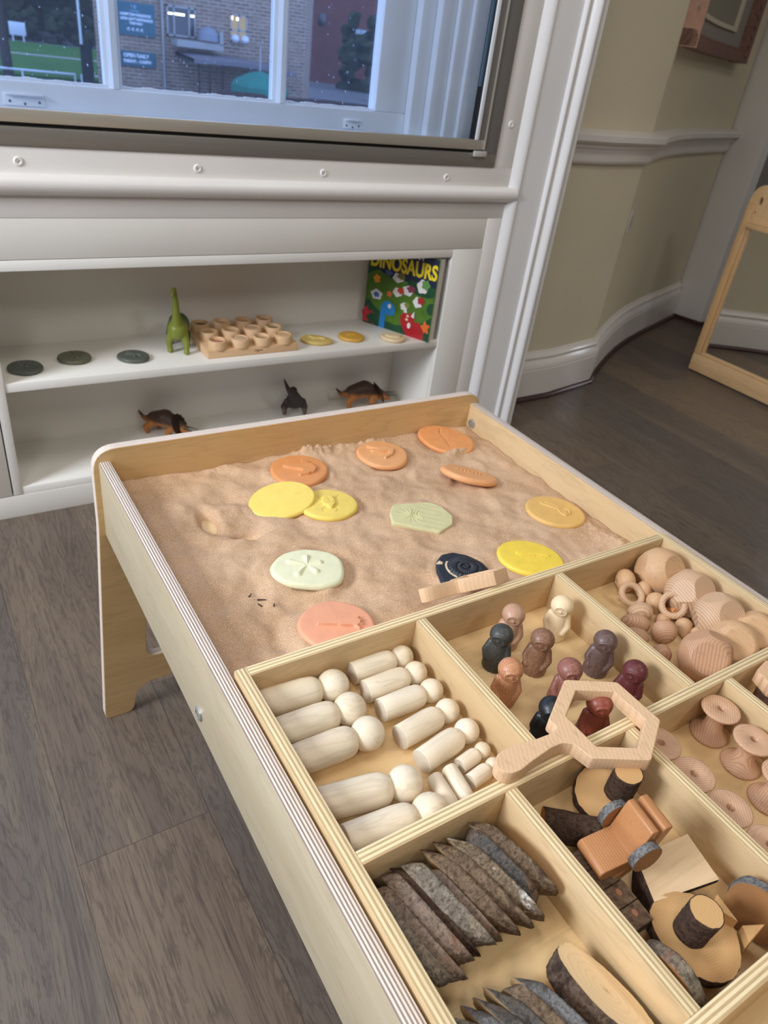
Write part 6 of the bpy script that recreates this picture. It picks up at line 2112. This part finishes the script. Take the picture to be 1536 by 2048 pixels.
def triceratops(label, loc, rz, scale=1.0, head_down=True):
    m = dino_mat('brown_orange_dinosaur', S(66, 46, 38), S(176, 112, 54), 0.030, 0.062)
    t = thing('toy_dinosaur', label, 'toy dinosaur', loc, rz, 'horned toy dinosaurs')
    t.scale = (scale,) * 3
    bm = bmesh.new()   # faces +x
    add_capsule(bm, (-0.040, 0, 0.048), (0.0, 0, 0.058), 0.024, 0.0300, 18)
    add_capsule(bm, (0.0, 0, 0.058), (0.040, 0, 0.045), 0.0295, 0.0220, 18)
    add_capsule(bm, (0.040, 0, 0.045), (0.062, 0, 0.036), 0.0210, 0.0170, 14)
    add_capsule(bm, (-0.045, 0, 0.045), (-0.078, 0, 0.040), 0.0180, 0.0080, 12)
    add_capsule(bm, (-0.078, 0, 0.040), (-0.098, 0, 0.062), 0.0080, 0.0024, 10)
    for s_ in (-1, 1):
        for x0, kx, fx_ in ((-0.036, -0.050, -0.046), (0.036, 0.030, 0.040)):
            q = 0.008 * s_
            add_capsule(bm, (x0, s_ * 0.014, 0.040), (kx + q, s_ * 0.024, 0.024), 0.0145, 0.0100, 12)
            add_capsule(bm, (kx + q, s_ * 0.024, 0.024), (fx_ + q, s_ * 0.024, 0.0075), 0.0096, 0.0080, 12)
    add_capsule(bm, (0.066, 0, 0.034), (0.092, 0, 0.022), 0.0150, 0.0060, 12)
    me = remeshed('body', bm, 0.0017, 3)
    finish('body', me, m, t, True)
    bm = bmesh.new()
    n = 28
    c_ = bm.verts.new((0, 0, 0)); ringv = []
    for rr_, dx in ((0.014, 0.0), (0.028, -0.004), (0.037, -0.010)):
        ringv.append([bm.verts.new((dx + (0.0015 * (i % 2) if rr_ > 0.03 else 0), rr_ * (1 + (0.07 if i % 2 and rr_ > 0.03 else 0)) * math.cos(2 * PI * i / n), rr_ * (1 + (0.07 if i % 2 and rr_ > 0.03 else 0)) * math.sin(2 * PI * i / n) * 1.0)) for i in range(n)])
    for i in range(n):
        j = (i + 1) % n
        bm.faces.new((c_, ringv[0][i], ringv[0][j]))
        for a, b in zip(ringv, ringv[1:]): bm.faces.new((a[i], b[i], b[j], a[j]))
    bmesh.ops.solidify(bm, geom=list(bm.faces), thickness=0.004)
    fr = from_bm('neck_frill', bm, plain('frill_dark', S(72, 46, 34), 0.5, var=0.5, vscale=40), t, True, (0.060, 0, 0.050), 60)
    fr.rotation_euler = (0, R(-28), 0)
    for s_ in (-1, 1):
        bm = bmesh.new(); add_capsule(bm, (0.070, s_ * 0.008, 0.042), (0.116, s_ * 0.012, 0.040), 0.0036, 0.0008, 10)
        from_bm('horn', bm, plain('horn_grey', S(70, 76, 72), 0.4), t)
    bm = bmesh.new(); add_capsule(bm, (0.088, 0, 0.026), (0.096, 0, 0.036), 0.0034, 0.0008, 10)
    from_bm('horn', bm, plain('horn_grey', S(70, 76, 72), 0.4), t)
    return t


triceratops('brown-orange horned toy dinosaur at the right of the lower shelf', (1.125, 0.985, BZ - 0.0008), R(-14), 1.08)
triceratops('brown-orange horned toy dinosaur at the left of the lower shelf', (0.400, 0.985, BZ - 0.0008), R(-48), 0.95)
bm = bmesh.new()   # two-legged dinosaur seen from behind, tail raised; faces +y
add_capsule(bm, (0, 0.01, 0.052), (0, 0.060, 0.062), 0.0270, 0.0180, 16)
add_capsule(bm, (0, 0.0, 0.058), (-0.010, -0.030, 0.084), 0.0250, 0.0140, 14)
add_capsule(bm, (-0.010, -0.030, 0.084), (-0.030, -0.055, 0.118), 0.0135, 0.0070, 12)
add_capsule(bm, (-0.030, -0.055, 0.118), (-0.044, -0.065, 0.154), 0.0070, 0.0022, 10)
add_capsule(bm, (0, 0.060, 0.062), (0, 0.085, 0.074), 0.0160, 0.0125, 12)
add_capsule(bm, (0, 0.085, 0.074), (0, 0.118, 0.066), 0.0135, 0.0080, 12)
for s_ in (-1, 1):
    add_capsule(bm, (s_ * 0.018, 0.010, 0.050), (s_ * 0.031, 0.024, 0.030), 0.0180, 0.0115, 12)
    add_capsule(bm, (s_ * 0.031, 0.024, 0.030), (s_ * 0.031, 0.002, 0.014), 0.0105, 0.0066, 10)
    add_capsule(bm, (s_ * 0.031, 0.002, 0.012), (s_ * 0.032, 0.020, 0.0050), 0.0066, 0.0048, 10)
    add_capsule(bm, (s_ * 0.014, 0.060, 0.060), (s_ * 0.018, 0.078, 0.050), 0.0048, 0.0030, 8)
me = remeshed('toy_dinosaur', bm, 0.0017, 3)
o = finish('toy_dinosaur', me, dino_mat('dark_brown_dinosaur', S(48, 38, 38), S(92, 72, 66), 0.01, 0.05), None, True, (0.845, 0.975, BZ))
o.scale = (1.12, 0.62, 1.0); o.rotation_euler = (0, 0, R(-16))
tag(o, 'dark brown two-legged toy dinosaur seen from behind with its tail raised', 'toy dinosaur')

# dinosaur book leaning in the right end of the shelf
UB = Vector((0.438, -0.899, 0)).normalized()
NB = Vector((-0.899, -0.438, 0)).normalized()
B0 = Vector((1.1190, 1.0340, SZ))
bk = thing('picture_book', 'colourful dinosaur picture book standing at the right end of the shelf', 'book', B0)
BM_ = Matrix(((UB.x, 0, NB.x, 0), (UB.y, 0, NB.y, 0), (0, 1, 0, 0), (0, 0, 0, 1)))
BW, BH, BT = 0.262, 0.268, 0.036


def bpart(name, loops, z, th, m):
    o = curve_mesh(name, loops, th, 0.0, m, bk)
    o.matrix_local = BM_ @ Matrix.Translation((0, 0, z))
    return o


bm = bmesh.new(); add_box(bm, 0, BW, 0, BH, -BT + 0.003, -0.003, 0.0004); o = from_bm('pages', bm, plain('page_cream', S(226, 220, 208), 0.7), bk, False); o.matrix_local = BM_
bm = bmesh.new(); add_box(bm, 0, BW + 0.002, 0, BH + 0.002, -0.003, 0, 0.0003); o = from_bm('front_cover', bm, plain('cover_green', S(80, 122, 30), 0.35, var=0.35, vscale=18), bk, False); o.matrix_local = BM_
bm = bmesh.new(); add_box(bm, 0, BW + 0.002, 0, BH + 0.002, -BT, -BT + 0.003, 0.0003); o = from_bm('back_cover', bm, plain('cover_back', S(200, 196, 190), 0.4), bk, False); o.matrix_local = BM_
NAVY = plain('cover_navy', S(18, 30, 62), 0.35); DG = plain('cover_dark_green', S(16, 74, 44), 0.35, var=0.3, vscale=30); LGN = plain('cover_light_green', S(124, 164, 40), 0.35)
bpart('night_sky', [[(0, BH), (0, 0.205), (0.03, 0.195), (0.06, 0.182), (0.10, 0.172), (0.14, 0.178), (0.17, 0.172), (0.20, 0.160), (0.23, 0.158), (BW, 0.166), (BW, BH)]], 0.0002, 0.0004, NAVY)
bpart('bushes', [[(0, 0.200), (0.02, 0.215), (0.035, 0.235), (0.03, 0.205), (0.045, 0.19), (0.02, 0.178), (0, 0.165)], [(0.155, 0.175), (0.17, 0.186), (0.19, 0.180), (0.21, 0.184), (0.235, 0.176), (0.262, 0.180), (0.262, 0.150), (0.235, 0.140), (0.20, 0.142), (0.165, 0.150)],
                 [(0, 0.075), (0.015, 0.085), (0.03, 0.07), (0.045, 0.06), (0.06, 0.055), (0.075, 0.03), (0.10, 0.025), (0.13, 0.022), (0.16, 0.03), (0.175, 0.02), (0.215, 0.045), (0.235, 0.06), (0.262, 0.085), (0.262, 0), (0, 0)],
                 [(0.262, 0.13), (0.245, 0.125), (0.238, 0.105), (0.25, 0.09), (0.262, 0.09)]], 0.0004, 0.0006, DG)
t = text_mesh('title_lettering', 'DINOSAURS', 0.066, 0.0004, plain('title_yellow', S(238, 212, 30), 0.4), bk, bold=0.0022, sx=0.80)
t.matrix_local = BM_ @ Matrix.Translation((0.134, 0.2000, 0.0009)) @ Matrix.Rotation(R(1.5), 4, 'Z') @ Matrix.Diagonal((0.70, 0.98, 1, 1))
t = text_mesh('upper_lettering', 'MY', 0.040, 0.0004, plain('title_white', S(226, 226, 226), 0.4), bk, bold=0.001)
t.matrix_local = BM_ @ Matrix.Translation((0.190, 0.2535, 0.0009)) @ Matrix.Diagonal((0.75, 0.5, 1, 1))
BLU = plain('art_blue', S(28, 122, 190), 0.35); RED = plain('art_red', S(168, 26, 34), 0.35); WHT = plain('art_white', S(220, 216, 214), 0.5)


def blob(cx, cy, rx, ry, n=22, a=0.0, wob=0.0, ph=0.0):
    return [(cx + rx * (1 + wob * math.sin(5 * t + ph)) * math.cos(t + a), cy + ry * (1 + wob * math.sin(5 * t + ph)) * math.sin(t + a)) for t in [2 * PI * i / n for i in range(n)]]


bpart('blue_dinosaur_art', [round_poly([(0.066, 0.0), (0.088, 0.0), (0.088, 0.052), (0.100, 0.048), (0.118, 0.052), (0.124, 0.070), (0.116, 0.088), (0.095, 0.096), (0.074, 0.090), (0.066, 0.070)], [0, 0, 0.008, 0.01, 0.012, 0.014, 0.014, 0.014, 0.012, 0.01], 5)], 0.0010, 0.0008, BLU)
bpart('blue_dinosaur_eye', [blob(0.100, 0.080, 0.0065, 0.0075)], 0.0016, 0.0006, WHT)
bpart('red_dinosaur_art', [round_poly([(0.150, 0.034), (0.146, 0.058), (0.157, 0.075), (0.170, 0.072), (0.184, 0.080), (0.190, 0.070), (0.205, 0.064), (0.196, 0.052), (0.222, 0.054), (0.240, 0.030), (0.244, 0.0), (0.176, 0.0)], 0.006, 4)], 0.0010, 0.0008, RED)
bpart('horn_art', [[(0.156, 0.074), (0.164, 0.098), (0.170, 0.075)], [(0.186, 0.068), (0.197, 0.088), (0.199, 0.064)], blob(0.183, 0.036, 0.0065, 0.010, 14, 0.5)], 0.0017, 0.0006, WHT)
bpart('red_eye_art', [blob(0.174, 0.066, 0.005, 0.004), blob(0.172, 0.054, 0.0055, 0.0045)], 0.0017, 0.0006, plain('art_peach', S(228, 190, 160), 0.5))
bpart('flower_art', [blob(0.010, 0.030, 0.016, 0.026, 30, 0, 0.12), blob(0.036, 0.022, 0.020, 0.022, 30, 0.3, 0.22)], 0.0010, 0.0008, plain('art_crimson', S(176, 40, 48), 0.35))
bpart('leaf_art', [blob(0.244, 0.044, 0.015, 0.018, 24, 0.2, 0.3)], 0.0010, 0.0008, plain('art_orange', S(224, 108, 38), 0.4))
for (x, y, rx, ry, cw, cc, nm) in ((0.083, 0.188, 0.018, 0.012, None, S(70, 92, 140), 'blue_sticker'), (0.128, 0.184, 0.020, 0.013, 1, S(112, 106, 48), 'olive_sticker'), (0.170, 0.152, 0.020, 0.014, 1, S(128, 52, 70), 'plum_sticker'), (0.222, 0.178, 0.020, 0.019, 1, S(92, 140, 70), 'green_sticker'),
                                   (0.040, 0.158, 0.018, 0.017, None, S(232, 156, 32), 'amber_sticker'), (0.132, 0.138, 0.017, 0.013, 1, S(190, 62, 34), 'red_sticker'), (0.044, 0.106, 0.015, 0.011, 2, S(56, 104, 170), 'sky_sticker'), (0.094, 0.120, 0.013, 0.012, None, S(222, 110, 62), 'coral_sticker'),
                                   (0.212, 0.124, 0.017, 0.015, 1, S(158, 30, 34), 'ruby_sticker'), (0.163, 0.098, 0.014, 0.011, 1, S(116, 130, 50), 'moss_sticker')):
    if cw == 1: bpart('white_outline', [blob(x - 0.008, y - 0.005, rx, ry * 1.15, 26, 0.4, 0.10, x * 90)], 0.0012, 0.0006, WHT)
    if cw == 2: bpart('white_outline', [blob(x, y, rx * 1.45, ry * 1.5, 26, 0.1, 0.12)], 0.0012, 0.0006, WHT)
    bpart(nm, [blob(x + (0.004 if cw == 1 else 0), y + (0.003 if cw == 1 else 0), rx * 0.75, ry * 0.8, 24, 0.7, 0.16, x * 50)], 0.0020, 0.0006, plain(nm, cc, 0.4))
